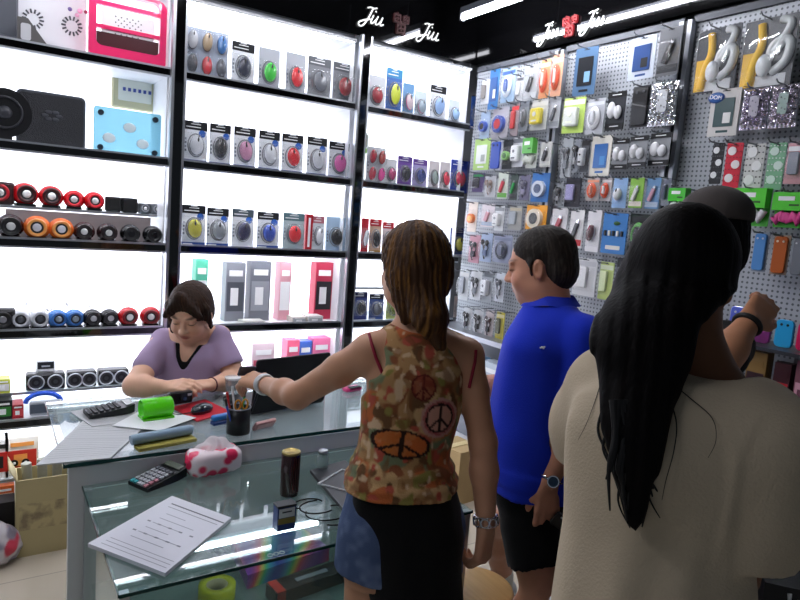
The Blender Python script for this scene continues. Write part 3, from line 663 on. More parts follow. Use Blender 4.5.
def bez3(P, n=6):
    out = []
    for i in range(len(P)-1):
        p0 = P[max(i-1, 0)]; p1 = P[i]; p2 = P[i+1]; p3 = P[min(i+2, len(P)-1)]
        for k in range(n): t = k/n; out.append(.5*((2*p1)+(p2-p0)*t+(2*p0-5*p1+4*p2-p3)*t*t+(3*p1-p0-3*p2+p3)*t**3))
    return out+[P[-1]]
s = MB(); HS = M('#070506', .55)
for k in range(14):
    x0 = 612+random.uniform(0, 46); x1 = x0+random.uniform(-9, 9); xe = x1+random.uniform(-8, 12); ye = 488+random.uniform(0, 44)-abs(x1-634)*.6
    s.tube(bez3([ad(x0, 400, .862), ad(x1+3, 440, .848), ad(x1-3, 470, .846), ad(xe, ye, .850)]), .007, HS, 6, r1=.0012)
for pl, r in (([(600, 345), (612, 370), (606, 400), (598, 428), (606, 452), (618, 480), (627, 515)], .0035), ([(668, 380), (690, 398), (712, 418), (716, 440), (708, 458)], .0009), ([(664, 385), (676, 420), (674, 450), (666, 480), (662, 500)], .0011), ([(606, 350), (600, 385), (588, 420), (578, 440)], .0009), ([(590, 335), (592, 352), (604, 366), (618, 372)], .0011),
               ([(640, 470), (650, 500), (660, 518)], .0022), ([(625, 470), (618, 500), (630, 528)], .0025), ([(650, 470), (648, 500), (642, 527)], .003), ([(615, 420), (603, 445), (612, 470), (620, 495), (626, 520)], .0028)):
    q = [on_surface(TT, *p, off=.006) or ad(*p, .93) for p in pl]; s.tube(bez3(q), r, HS, 6, r1=r*.3)
s.build('loose_hair_strands', near)
s = MB()
for q in (-1, 1):
    a = Vector((hc.x, hc.y, 0))+ln*.10*q; X = Matrix.Translation(a+fn_*.05) @ Matrix.Rotation(math.atan2(-fn_.x, fn_.y), 4, 'Z') @ Matrix.Rotation(PI/2, 4, 'X')
    s.slab((0, .012, 0), (.085, .022, .24), .042, M('#d8d4cc', .6), X @ Matrix.Scale(-1, 4, (0, 1, 0)))
s.build('shoes', near)

# --- shop assistant at the desk
fs = rz(-fh, -12); ls = fs.cross(UPV)                         # ls: her right = picture left
B = Body(.0045)
T = secs([(190, 470, 3.14, .175, .14), (190, 430, 3.12, .165, .135), (190, 395, 3.10, .152, .120), (190, 370, 3.08, .150, .122), (191, 352, 3.07, .150, .115), (191, 340, 3.07, .140, .09), (191, 328, 3.08, .10, .065), (191, 320, 3.08, .06, .055)])
B.loft(T, ls)
shI, shJ = ad(164, 341, 3.07), ad(219, 337, 3.06)             # picture-left and picture-right shoulders
elI, elJ = at(134, 386, 2, .862), at(236, 380, 2, .862)
wrI, wrJ = at(166, 387, 2, .872), at(210, 385, 2, .872)
B.chain([shI, shI.lerp(elI, .45), elI], [.058, .055, .045], .02).chain([elI, elI.lerp(wrI, .35), wrI], [.046, .045, .029], .02)
B.chain([shJ, shJ.lerp(elJ, .45), elJ], [.058, .055, .045], .02).chain([elJ, elJ.lerp(wrJ, .35), wrJ], [.046, .044, .029], .02)
hand(B, wrI, at(183, 385, 2, .895)-wrI, UPV*1.+fh*-.5, -1, .98, [.45, .5, .55, .6], .06, .5); hand(B, wrJ, at(191, 385, 2, .895)-wrJ, UPV*1.+fh*-.5, 1, .98, [.45, .5, .55, .6], .06, .5)
H4 = Frame(ad(191, 313, 2.97), rz(fs, 10)*.88+UPV*-.40)
add_head(B, H4, 1.12, ad(191, 338, 3.06), .056)
hp0 = Vector((T[0][0], T[0][1], .50))
B.loft([(hp0.x, hp0.y, .40, .18, .14), (hp0.x, hp0.y, .62, .175, .135)], ls, .03)
for q in (-1, 1):
    hp = hp0+ls*.09*q; kn = Vector((hp.x, hp.y, .50))+fs*.28+ls*.04*q; leg(B, hp, kn, Vector((kn.x, kn.y, .07)), None, (.085, .062, .04)); B.rc(Vector((kn.x, kn.y, .06)), Vector((kn.x, kn.y, .035))+fs*.12, .036, .026, .02)
clerk = B.build('person', SKIN, face_col(H4, '#e6b598', 1.12)); tag(clerk, 'woman seated behind the desk in a mauve top, looking down at her hands', 'person')
B = Body(.0045)
B.loft([(x, y, z, w+.010, h+.012) for x, y, z, w, h in T[:-2]], ls)
for a, e in ((shI, elI), (shJ, elJ)): B.rc(ad(191, 341, 3.08), a, .045, .054, .04); B.rc(a, a.lerp(e, .6), .058, .066, .02); d = (e-a).normalized(); B.rc(e+d*.03, e+d*.2, .118, .12, .004, 'sub')
nb = ad(191, 340, 3.06)-ls*.035; zv = ad(192, 369, 2.95).z; B.vcut(nb, ls, fs, nb.z+.05, .085, zv, .006); B.rc(ad(190, 318, 2.9), ad(190, 318, 3.3), .085, .085, .01, 'sub')
B.disp(folds(11, .006, 22, (1, 1, .6)))
o = B.build('mauve_top', CLOTH, '#a48fae', clerk)
B = Body(.0045)
B.loft([(x, y, z, w+.004, h+.0065) for x, y, z, w, h in T[2:-2]], ls)
B.vcut(nb, ls, fs, nb.z+.05, .060, zv+.030, .008); B.rc(ad(190, 318, 2.9), ad(190, 318, 3.3), .07, .07, .01, 'sub')
B.build('black_undershirt', CLOTH, '#0b0b0d', clerk)
B = Body(.0045)
B.el(H4(0, -.016, .042), (.097, .119, .107), H4.A).el(H4(0, -.06, -.02), (.088, .06, .085), H4.A, .03)
B.rc(H4(.086, .02, .045), H4(.096, .012, -.105), .024, .010, .02).rc(H4(-.088, .03, .05), H4(-.096, .02, -.055), .018, .009, .02).rc(H4(.01, .075, .13), H4(.082, .085, .035), .022, .014, .02).rc(H4(.01, .075, .13), H4(-.078, .085, .040), .022, .014, .02)
B.el(H4(0, .140, -.030), (.080, .092, .112), H4.A, .012, 'sub'); B.disp(strands(H4, .0018, 40))
o = B.build('hair', HAIRM, hair_col(H4, '#2b1b12', '#5e3c22'), clerk); tag(o, 'brown hair tied back with side locks')
s = MB(); ax = (wrJ-elJ).normalized(); t = ax.orthogonal().normalized(); b = ax.cross(t)
s.tube([elJ.lerp(wrJ, .93)+(t*math.cos(u)+b*math.sin(u))*.032 for u in np.linspace(0, 2*PI, 20, endpoint=False)], .0035, M('#5a1c28', .4), 6, True); s.build('bracelet', clerk)
B = Body(.008); B.loft([(hp0.x, hp0.y, .40, .195, .155), (hp0.x, hp0.y, .64, .185, .145)], ls, .03)
for q in (-1, 1): hp = hp0+ls*.09*q; kn = Vector((hp.x, hp.y, .50))+fs*.28+ls*.04*q; B.rc(hp, kn, .095, .072, .03).rc(kn, Vector((kn.x, kn.y, .12)), .072, .055, .03)
B.build('dark_trousers', CLOTH, '#23242c', clerk)

# --- person in a cap reaching to the display
fc = (rt*.75+fh*.66).normalized(); lc = fc.cross(UPV)
B = Body(.006)
T = secs([(650, 560, 1.86, .15, .12), (652, 500, 1.86, .15, .12), (655, 430, 1.86, .15, .105), (662, 370, 1.86, .165, .11), (670, 335, 1.86, .160, .10), (682, 312, 1.86, .10, .07), (692, 296, 1.86, .06, .055)])
B.loft(T, lc)
bc = Vector(T[4][:3]); shN, shF = bc+lc*.16, bc-lc*.16
elN, wrN = ad(720, 362, 1.56), ad(749, 322, 1.63)
B.rc(bc, shN, .05, .052, .03).rc(bc, shF, .05, .052, .03).chain([shN, elN], [.052, .040], .02).chain([elN, elN.lerp(wrN, .35), wrN], [.041, .040, .027], .02)
elF = shF-UPV*.27; wrF = elF+fc*.24; B.chain([shF, elF], [.052, .04], .02).chain([elF, wrF], [.04, .027], .02); hand(B, wrF, fc, UPV, 1, 1., .4)
hand(B, wrN, ad(772, 297, 1.70)-wrN, UPV*.3-fh*.9, 1, 1.02, [.3, .35, .4, .45], .12, .4)
hc2 = Vector((bc.x, bc.y, .92))
for q in (-1, 1): hp = hc2+lc*.09*q; an = Vector((hp.x, hp.y, .08)); leg(B, hp, Vector((hp.x, hp.y, .50)), an, None); B.rc(an-UPV*.03, an+fc*.15-UPV*.04, .04, .03, .02)
H5 = Frame(ad(712, 236, 1.86), rz(fc, 35)+UPV*-.05); add_head(B, H5, 1.04, ad(684, 312, 1.86), .055, False)
capp = B.build('person', SKIN, face_col(H5, '#c48a68', 1.04)); tag(capp, 'person in a dark grey cap reaching a forearm up to the hanging goods', 'person')
B = Body(.006); B.loft([(x, y, z, w+.014, h+.014) for x, y, z, w, h in T if z < ad(682, 316, 1.86).z], lc)
for a, e in ((shN, elN), (shF, elF)): B.rc(bc+UPV*.01, a, .060, .064, .03); B.rc(a, a.lerp(e, .62), .064, .062, .02)
B.disp(folds(9, .006, 31)); B.build('black_shirt', CLOTH, '#0d0d11', capp)
B = Body(.007); B.loft([(hc2.x, hc2.y, .84, .165, .13), (hc2.x, hc2.y, 1.02, .16, .125)], lc)
for q in (-1, 1): hp = hc2+lc*.09*q; B.rc(hp, Vector((hp.x, hp.y, .10)), .10, .065, .03)
B.disp(folds(10, .005, 33)); B.build('dark_trousers', CLOTH, '#1c2230', capp)
B = Body(.005); B.el(H5(0, -.02, .01), (.093, .105, .10), H5.A).el(H5(0, -.06, -.045), (.088, .062, .085), H5.A, .02).el(H5(0, .13, -.02), (.10, .085, .11), H5.A, .01, 'sub'); B.disp(strands(H5, .0015, 50)); B.build('hair', HAIRM2, '#0b0808', capp)
B = Body(.0045); B.el(H5(0, -.012, .062), (.101, .113, .082), H5.A); B.cut(H5(0, 0, .044), -H5.u); B.el(H5(0, .125, .050), (.066, .045, .008), H5.A, .02)
B.disp(lambda P: -.0018*np.exp(-(np.abs(np.sin(np.arctan2(H5.loc(P)[:, 0], H5.loc(P)[:, 1])*3))/.07)**2)); o = B.build('cap', CLOTH, '#4a4442', capp)
s = MB(); ax = (wrN-elN).normalized(); t = ax.orthogonal().normalized(); b = ax.cross(t)
s.tube([elN.lerp(wrN, .93)+(t*math.cos(u)+b*math.sin(u))*.031 for u in np.linspace(0, 2*PI, 20, endpoint=False)], .0075, M('#101012', .5), 8, True); s.build('black_wristband', capp)
# ------------------------------------------------------------------ goods on the white shelves
CARDW = M('#d9dde3', .45); TXT = M('#f0f0f0', .5); DTXT = M('#33363c', .5)
def mouse_mesh(s, w, h, m1, m2, m3, c=(0, 0, 0), tilt=0., d=.030):
    X = Matrix.Translation(c) @ Matrix.Rotation(tilt, 4, 'Y')
    s.ell((0, 0, 0), (w/2, d, h/2), m1, 16, 10, X); s.ell((0, .004, -h*.02), (w/2*1.06, d*.62, h/2*1.03), m2, 16, 8, X)
    s.ell((0, -d*.82, h*.26), (w*.07, d*.28, h*.12), m3, 8, 6, X); s.box((0, -d*.86, h*.33), (w*.03, .006, h*.26), m3, X)
    s.tube([(-w*.42, -d*.45, h*.10), (0, -d*.93, h*.06), (w*.42, -d*.45, h*.10)], w*.018, m3, 5, False, X)
def dome(s, w, h, d, m, c=(0, 0, 0)):
    def f(u, v):
        a = (u*2-1); b = (v*2-1); e = max(0, 1-abs(a)**5)**.5*max(0, 1-abs(b)**5)**.5
        return (c[0]+a*w/2, c[1]-d*e, c[2]+b*h/2)
    s.sheet(f, 12, 12, m)
def mouse_pack(loc, w, h, label, group, mcol='#888888', m2='#3a3c42', card='#e2e5ea', head='#17181c', foot='#2c4f9e', badge='#2d5fb4', rzv=0, cols=1, rows=1, mcols=None, cable=True, lean=0):
    t = thing('mouse_pack', label, 'boxed mouse', loc, (lean, 0, rzv), group)
    s = MB(); s.slab((0, 0, h/2), (w, .004, h), .006, M(card, .45))
    s.box((0, -.0025, h*.895), (w*.98, .001, .20*h), M(head, .4)) if head else None
    if head:
        s.box((0, -.0034, h*.93), (w*.42, .001, h*.018), TXT); s.box((-w*.1, -.0034, h*.86), (w*.62, .001, h*.022), TXT); s.slab((0, -.003, h*.975), (w*.28, .0015, h*.022), .003, M('#e8eaee', .5))
    if foot: s.box((0, -.0025, h*.045), (w*.98, .001, h*.085), M(foot, .4)); s.box((-w*.25, -.0034, h*.045), (w*.4, .001, h*.03), TXT)
    if badge: s.cyl((w*.27, -.002, h*.72), (w*.27, -.0036, h*.72), w*.15, M(badge, .4), n=20)
    for k in range(4): s.box((-w*.42, -.0025, h*(.3+.09*k)), (w*.07, .001, h*.05), M(['#5b6470', '#8a919c'][k % 2], .5))
    s.build('card', t)
    dk = M('#1b1c20', .4)
    for i in range(cols):
        for j in range(rows):
            cx = (i-(cols-1)/2)*w/cols; cz = h*(.43 if rows == 1 else (j+.5)/rows*.94+.03); mc = (mcols or [mcol])[(i+j*cols) % len(mcols or [1])]
            mw, mh = (w*.58, h*.46) if rows == 1 else (w/cols*.68, h/rows*.74)
            q = MB(); mouse_mesh(q, mw, mh, M(mc, .25, coat=.3), M(m2, .35), dk, (cx, -.024, cz), random.uniform(-.15, .15), .022)
            q.build('mouse', t)
            if cable and rows == 1:
                q = MB(); q.tube([(cx+w*.34*math.cos(a), -.008, cz+h*.27*math.sin(a)) for a in np.linspace(0, 2*PI, 22, endpoint=False)], .0028, M('#7a7d84', .5), 5, True); q.build('coiled_cable', t)
            q = MB(); dome(q, w/cols*.92, h/rows*(.60 if rows == 1 else .92), .050, BLIST, (cx, -.003, cz)); q.build('blister', t)
    return t
def shelf_spot(x0, x1, yb, yt, Y, z):
    a, b = at(x0, yb, 1, Y), at(x1, yb, 1, Y); c = at((x0+x1)/2, yt, 1, Y); return ((a.x+b.x)/2, Y, z), b.x-a.x, c.z-z
def pk(x0, x1, yb, yt, lev, label, group, Y=3.525, **k):
    z = (LEV[lev]+.0125) if isinstance(lev, int) else lev; loc, w, h = shelf_spot(x0, x1, yb, yt, Y, z); return mouse_pack(loc, w, h, label, group, lean=-.04, rzv=random.uniform(-.05, .05), **k)
G1, G2, G3 = 'boxed mice on the top shelf of the middle bay', 'boxed mice on the second shelf of the middle bay', 'boxed mice on the third shelf of the middle bay'
GR = dict(card='#9a9ca2', head=None, foot=None, badge=None)
pk(184, 227, 74, 29, 0, 'six-mouse blister pack of two rows, top shelf, left end of middle bay', G1, cols=3, rows=2, mcols=['#3b3e46', '#c01f2b', '#4a4f58', '#c9cbd0', '#b39a78', '#2f74b8'], head=None, foot='#c33a44', badge=None, card='#a9b4c6', cable=False)
pk(231, 254, 80, 42, 0, 'white card with one slim black mouse beside the six-mouse pack', G1, mcol='#16203a', card='#e8ebf0', foot='#3a3d44', badge=None)
pk(258, 279, 85, 48, 0, 'grey pack with bright green mouse and purple corner, top middle shelf', G1, mcol='#35c43a', card='#aeb2ba', head=None, foot='#8b2a86', badge=None)
pk(285, 305, 89, 53, 0, 'grey pack with red mouse and purple corner, top middle shelf', G1, mcol='#e3202c', card='#aeb2ba', head=None, foot='#8b2a86', badge=None)
pk(307, 330, 94, 57, 0, 'dark grey pack with grey mouse, second from right on top middle shelf', G1, mcol='#6c7078', card='#7d8086', head='#5b5e64', foot=None, badge=None)
pk(332, 354, 99, 63, 0, 'dark grey pack with dark red mouse, right end of top middle shelf', G1, mcol='#8c1220', card='#7d8086', head='#5b5e64', foot=None, badge=None)
for (x0, x1, yb, yt), mc, nm in zip(((183, 207, 160, 121), (209, 230, 163, 124), (233, 255, 166, 127), (258, 279, 168, 131), (281, 302, 171, 134), (306, 326, 173, 137), (328, 348, 176, 142)),
        ('#c9ccd2', '#2b2c30', '#c58aa8', '#d3d6dc', '#d3202c', '#c4c7cd', '#d05aa0'), ('silver mouse at left end', 'black and silver mouse second from left', 'pale pink mouse third from left', 'white mouse in the middle', 'glossy red mouse third from right', 'white striped mouse second from right', 'pink mouse at right end')):
    pk(x0, x1, yb, yt, 1, 'black-topped pack with %s of the second middle shelf' % nm, G2, mcol=mc, m2='#5b5e66' if 'red' not in nm else '#c9ccd2')
for (x0, x1, yb, yt), mc, nm, kw in (((181, 205, 247, 205), '#bdb83c', 'olive yellow mouse at left end', {}), ((206, 228, 248, 208), '#8b9096', 'grey mouse second from left', {}), ((231, 253, 249, 209), '#23264a', 'dark navy mouse third from left', dict(head='#4a565e', foot=None)),
        ((256, 278, 251, 212), '#3553b4', 'blue mouse fourth from left', {}), ((282, 303, 253, 213), '#d81f2a', 'small red mouse fifth from left', dict(head='#56727a', card='#a6b7bc', foot=None, badge=None)),
        ((311, 323, 254, 216), '#c8ccd2', 'pale clear blister', dict(head='#b06a74', card='#c9d2d6', foot=None, badge=None)), ((325, 344, 255, 217), '#17181c', 'black slim mouse on pale blue card', dict(head=None, card='#a9c4dc', foot=None, badge=None))):
    pk(x0, x1, yb, yt, 2, 'pack with %s, third middle shelf' % nm, G3, mcol=mc, **kw)
loc, w, h = shelf_spot(303.5, 310, 254, 214, 3.53, LEV[2]+.0125)
t = thing('slim_box', 'narrow red box standing between two mouse packs, third middle shelf', 'box', loc); s = MB(); s.box((0, 0, h/2), (w, .03, h), M('#b3202c', .4)); s.box((0, -.0155, h/2), (w*.35, .001, h*.8), TXT); s.build('carton', t)
for k in range(5): pass
# fourth and fifth middle shelves
def carton(loc, w, h, d, label, group, c, c2, c3='#ffffff', rzv=0, name='product_box', cat='box'):
    t = thing(name, label, cat, loc, rzv, group); s = MB(); s.box((0, 0, h/2), (w, d, h), M(c, .45)); s.build('carton', t)
    s = MB(); s.box((0, -d/2-.0008, h*.42), (w*.86, .0014, h*.5), M(c2, .4)); s.box((0, -d/2-.0016, h*.82), (w*.7, .0014, h*.1), M(c3, .4)); s.box((-w*.05, -d/2-.0022, h*.42), (w*.4, .0014, h*.3), M(c3, .4)); s.build('printed_face', t)
    if 'discs' in label:
        for q in (-1, 1): s = MB(); s.cyl((q*w*.17-.01, -d/2-.002, h*.36), (q*w*.17-.01, -d/2-.006, h*.36), w*.12, BLACK, n=20); s.cyl((q*w*.17-.01, -d/2-.006, h*.36), (q*w*.17-.01, -d/2-.007, h*.36), w*.05, WHITE, n=14); s.build('black_disc', t)
    return t
G4 = 'boxes on the fourth middle shelf'
for (x0, x1, yb, yt), c, c2, nm in (((192, 204, 321, 259), '#5fc9a6', '#ffffff', 'mint green box, left end'), ((222, 241, 323, 262), '#8e9199', '#5d6068', 'grey box, second from left'), ((246, 266, 324, 261), '#7c7f88', '#a5a8b0', 'dark grey box, third from left'),
        ((275, 286, 325, 262), '#e6a9b4', '#ffffff', 'pale pink box, centre'), ((310, 327, 327, 262), '#c23652', '#2c2c30', 'crimson and black box, right end')):
    loc, w, h = shelf_spot(x0, x1, yb, yt, 3.62, LEV[3]+.0125); carton(loc, w, h, .08, '%s of the fourth middle shelf above the clerk' % nm, G4, c, c2)
for (x0, x1, yb, yt), c, nm in (((240, 262, 329, 320), '#e4e2dc', 'flat white booklet pile, leftmost'), ((289, 303, 329, 316), '#cfcac0', 'small cream box between flat stacks'), ((304, 319, 330, 315), '#dcdcda', 'low white box, rightmost')):
    loc, w, h = shelf_spot(x0, x1, yb, yt, 3.52, LEV[3]+.0125); carton(loc, w, h, .09, '%s along the front of the fourth middle shelf' % nm, 'low boxes at the front of the fourth middle shelf', c, '#b9bbc0')
for (x0, x1, yb, yt), c, c2, nm in (((248, 270, 386, 342), '#e9d3da', '#c9566c', 'white and pink headset carton'), ((282, 294, 391, 339), '#f06a8c', '#e8c85a', 'pink and yellow carton'), ((294, 306, 392, 340), '#4a6fc9', '#8fd0f0', 'blue toy-patterned carton'), ((307, 324, 393, 337), '#f07aa8', '#f8e4ee', 'bright pink carton')):
    loc, w, h = shelf_spot(x0, x1, yb, yt, 3.6, LEV[4]+.0125); h = at((x0+x1)/2, yt, 1, 3.6).z-loc[2]; carton(loc, w, h, .09, '%s on the shelf behind the black laptop' % nm, 'cartons behind the black laptop', c, c2)
# right-hand bay, partly behind the shoppers
H_ = 'boxed mice on the top shelf by the hook panels'
pk(366, 384, 109, 75, 0, 'clear pack with red and silver mouse, left end of right bay top shelf', H_, mcol='#a51226', card='#cfd2d8', head=None, foot=None, badge=None)
pk(385, 401, 110, 68, 0, 'tall blue pack with lime yellow mouse, right bay top shelf', H_, mcol='#c6d420', card='#2d5ea8', head='#2a7fb0', foot='#3a4f9a', badge=None)
pk(402, 413, 112, 83, 0, 'small blue pack with pink-edged white mouse, third on right bay top shelf', H_, mcol='#d9c6cc', m2='#c23a6a', card='#6c9ac4', head=None, foot=None, badge=None)
pk(414, 426, 113, 91, 0, 'low pack with pink-sided grey mouse, fourth on right bay top shelf', H_, mcol='#8fa3ae', m2='#b0406c', card='#c9d6dc', head=None, foot=None, badge=None)
pk(429, 445, 117, 85, 0, 'black-topped pack with blue and white mouse, right bay top shelf', H_, mcol='#8fb0dc', badge=None)
pk(448, 459, 120, 100, 0, 'small pale blue clear pack, second from right, right bay top shelf', H_, mcol='#9cc0e4', card='#dfe8f2', head=None, foot='#5d92d0', badge=None)
pk(470, 480, 124, 96, 0, 'blue pack with yellow dots, right end of right bay top shelf', H_, mcol='#c9c64a', card='#2a55a4', head=None, foot='#1f3c86', badge=None)
I_ = 'boxed mice on the second shelf by the hook panels'
pk(366, 384, 179, 147, 1, 'four-mouse pack of red and pink mice, right bay second shelf', I_, cols=2, rows=2, mcols=['#b01230', '#d0408c', '#a8122c', '#b0403a'], head=None, foot=None, badge=None, card='#d2d5da', cable=False)
loc, w, h = shelf_spot(363, 373, 147, 122, 3.53, LEV[1]+.0125+.18); 
pk(384, 396, 181, 159, 1, 'clear pack with dark pink mouse next to the four-mouse pack', I_, mcol='#a83468', card='#d8dade', head=None, foot=None, badge=None)
pk(397, 411, 183, 156, 1, 'purple pack with black mouse, right bay second shelf', I_, mcol='#22222c', card='#6c4a9a', head='#5a3c88', foot='#9a7cc0', badge=None)
pk(412, 426, 185, 159, 1, 'lilac and white pack with navy mouse, right bay second shelf', I_, mcol='#283a80', card='#a9a0d0', head='#6c4a9a', foot=None, badge=None)
pk(428, 438, 187, 161, 1, 'clear narrow pack with grey-green mouse, right bay second shelf', I_, mcol='#8c9a94', card='#dcd4d6', head=None, foot='#c9a0a4', badge=None)
pk(439, 449, 188, 162, 1, 'clear narrow pack with coral red mouse, right bay second shelf', I_, mcol='#dc3a50', card='#dcd4d6', head=None, foot='#c9a0a4', badge=None)
pk(450, 466, 190, 160, 1, 'dark blue pack with red-striped mouse, right bay second shelf', I_, mcol='#c42a4c', m2='#2f7a4a', card='#2a3fa0', head='#2a3fa0', foot='#2a3fa0', badge=None)
pk(467, 477, 191, 161, 1, 'dark blue pack half hidden by the hanging goods, second shelf', I_, mcol='#3a9a5c', card='#2a3fa0', head=None, foot=None, badge=None)
t = thing('phone_box', 'small green-based clear box standing above the four-mouse pack', 'box', (shelf_spot(363, 373, 147, 122, 3.56, 0)[0][0], 3.60, LEV[1]+.0125)); s = MB(); s.slab((0, 0, .155), (.055, .04, .31), .008, clear('#e4ece4', .3)); s.build('clear_case', t); s = MB(); s.slab((0, 0, .26), (.03, .02, .08), .01, M('#7c6a60', .4)); s.box((0, -.021, .20), (.05, .001, .03), M('#6a9a34', .5)); s.build('contents', t)
J_ = 'boxed mice on the third shelf by the hook panels'
pk(360, 367, 256, 218, 2, 'slim red-edged pack at the left end, right bay third shelf', J_, mcol='#d0d0d4', card='#b3202c', head=None, foot=None, badge=None, cable=False)
pk(368, 380, 257, 219, 2, 'red-sided pack with black mouse left of the floral-top woman\'s head', J_, mcol='#17181c', card='#c9a58a', head='#b3202c', foot='#a8823c', badge=None)
pk(381, 392, 258, 222, 2, 'white and red pack touching the brown hair, right bay third shelf', J_, mcol='#40444a', card='#e4d2d2', head='#b3202c', foot=None, badge=None)
pk(449, 465, 258, 228, 2, 'blue pack with olive yellow mouse right of the brown hair', J_, mcol='#a8a53a', card='#4a5f9c', head='#39407a', foot='#c9c4dc', badge=None)
pk(467, 477, 259, 230, 2, 'narrow white pack in the corner, right bay third shelf', J_, mcol='#7a7d86', card='#d4d8de', head=None, foot=None, badge=None)
K_ = 'boxed mice on the fourth shelf by the hook panels'
pk(352, 366, 325, 292, 3, 'dark blue pack with black mouse, left end, right bay fourth shelf', K_, mcol='#15151a', card='#2c3a78', head='#1c2248', foot=None, badge=None)
pk(368, 382, 326, 294, 3, 'blue-black pack with grey mouse, second, right bay fourth shelf', K_, mcol='#585c66', card='#3a4f86', head='#22232c', foot='#30549c', badge=None)
pk(385, 398, 327, 296, 3, 'yellow-green pack left of the brown ponytail, right bay fourth shelf', K_, mcol='#6c7a2c', card='#b0bc6c', head=None, foot=None, badge=None)
pk(452, 464, 330, 296, 3, 'red and white pack right of the brown ponytail, right bay fourth shelf', K_, mcol='#c02a34', card='#d9c9c6', head=None, foot=None, badge=None)
# ---- cooling pads and other things on the left bay
def sp(x0, x1, yb, yt, Y, z): return shelf_spot(x0, x1, yb, yt, Y, z)
loc, w, h = sp(0, 14, 37, -30, 3.62, LEV[0]+.0125); t = thing('cooling_pad', 'dark grey pad at the top left corner of the photo', 'laptop cooler', loc, .0, 'laptop cooling pads'); s = MB(); s.slab((0, 0, h/2), (w*1.6, .03, h), .02, M('#6d7078', .4)); s.build('panel', t); s = MB(); s.box((0, -.02, h*.5), (w*1.3, .01, h*.7), M('#4f525a', .5)); s.build('mesh_face', t)
loc, w, h = sp(16, 86, 44, -14, 3.66, LEV[0]+.0125); t = thing('cooling_pad', 'white cooling pad with two round fan grilles on the top left shelf', 'laptop cooler', loc, 0, 'laptop cooling pads')
s = MB(); s.slab((0, 0, h/2), (w, .03, h), .03, M('#e6e6ea', .4)); s.build('panel', t)
for px, py in ((33, 19), (72, 26)):
    s = MB(); c = at(px, py, 1, 3.64)-Vector(loc)
    for k in range(14):
        a = 2*PI*k/14; s.cyl((c.x+.027*math.cos(a), -.016, c.z+.027*math.sin(a)), (c.x+.046*math.cos(a), -.016, c.z+.046*math.sin(a)), .0042, M('#55585f', .5), n=6)
    s.build('fan_grille', t)
s = MB(); [s.ell((at(x, y, 1, 3.64).x-loc[0], -.018, at(x, y, 1, 3.64).z-loc[2]), (r, .004, r), M(c, .4), 10, 6) for x, y, r, c in ((70, 9, .010, '#7a6aa8'), (80, 11, .012, '#f0b0d0'), (77, 15, .010, '#f0c0dc'), (86, 12, .009, '#a83a5c'))]; s.build('printed_flowers', t)
loc, w, h = sp(17, 47, 44, 20, 3.52, LEV[0]+.0125); t = thing('folding_stand', 'small dark wedge stand in front of the white cooling pad', 'stand', loc); s = MB(); s.prism([(-w/2, 0), (w/2, 0), (w/2, .02), (-w*.15, h), (-w/2, h)], -.02, .02, M('#5d5a5a', .4)); s.build('wedge', t); s = MB(); s.slab((-w*.22, -.022, h*.5), (w*.34, .004, h*.6), .01, M('#d0d0d4', .5)); s.build('label_plate', t)
# pink pad
loc, w, h = sp(88, 165, 62, -6, 3.56, LEV[0]+.0125); PK = M('#f0286c', .3, coat=.4); t = thing('cooling_pad', 'hot pink framed cooling pad with a white perforated centre', 'laptop cooler', (loc[0], loc[1], loc[2]), 0, 'laptop cooling pads')
s = MB(); fr = .055
def rrect(w, h, r, n=6): return [(sx*(w/2-r)+r*math.cos(q*PI/2+i*PI/2/n), h/2+sz*(h/2-r)+r*math.sin(q*PI/2+i*PI/2/n)) for q, (sx, sz) in enumerate(((1, 1), (-1, 1), (-1, -1), (1, -1))) for i in range(n+1)]
o_, i_ = rrect(w, h, .05), [(x*.82, .075+(z-.0)*.74) for x, z in rrect(w, h, .035)]
n = len(o_); vs = [(x, y, z) for y in (-.02, .02) for R_ in (o_, i_) for x, z in R_]
s.add(vs, [((i), (i+1) % n, n+(i+1) % n, n+i) for i in range(n)]+[(2*n+i, 3*n+i, 3*n+(i+1) % n, 2*n+(i+1) % n) for i in range(n)]+[(i, 2*n+i, 2*n+(i+1) % n, (i+1) % n) for i in range(n)]+[(n+i, n+(i+1) % n, 3*n+(i+1) % n, 3*n+i) for i in range(n)], PK)
s.box((0, -.0, h*.80), (w*.84, .026, .02), PK); s.box((0, 0, .14*h/.33+.02), (w*.84, .026, .018), PK); s.build('frame', t)
s = MB(); s.box((0, .005, h*.52), (w*.68, .012, h*.40), M('#f2f2f4', .4)); s.build('centre_plate', t)
s = MB(); [s.cyl((w*.30*(i/9-.5)*1.1, -.0015, h*(.38+.28*j/7)), (w*.30*(i/9-.5)*1.1, -.003, h*(.38+.28*j/7)), .0035, M('#55585e', .5), n=6) for i in range(10) for j in range(8) if (i+j) % 2]; s.build('vent_holes', t)
s = MB(); s.box((0, .004, .105), (w*.8, .018, .075), M('#4a1a22', .3)); s.build('lower_window', t)
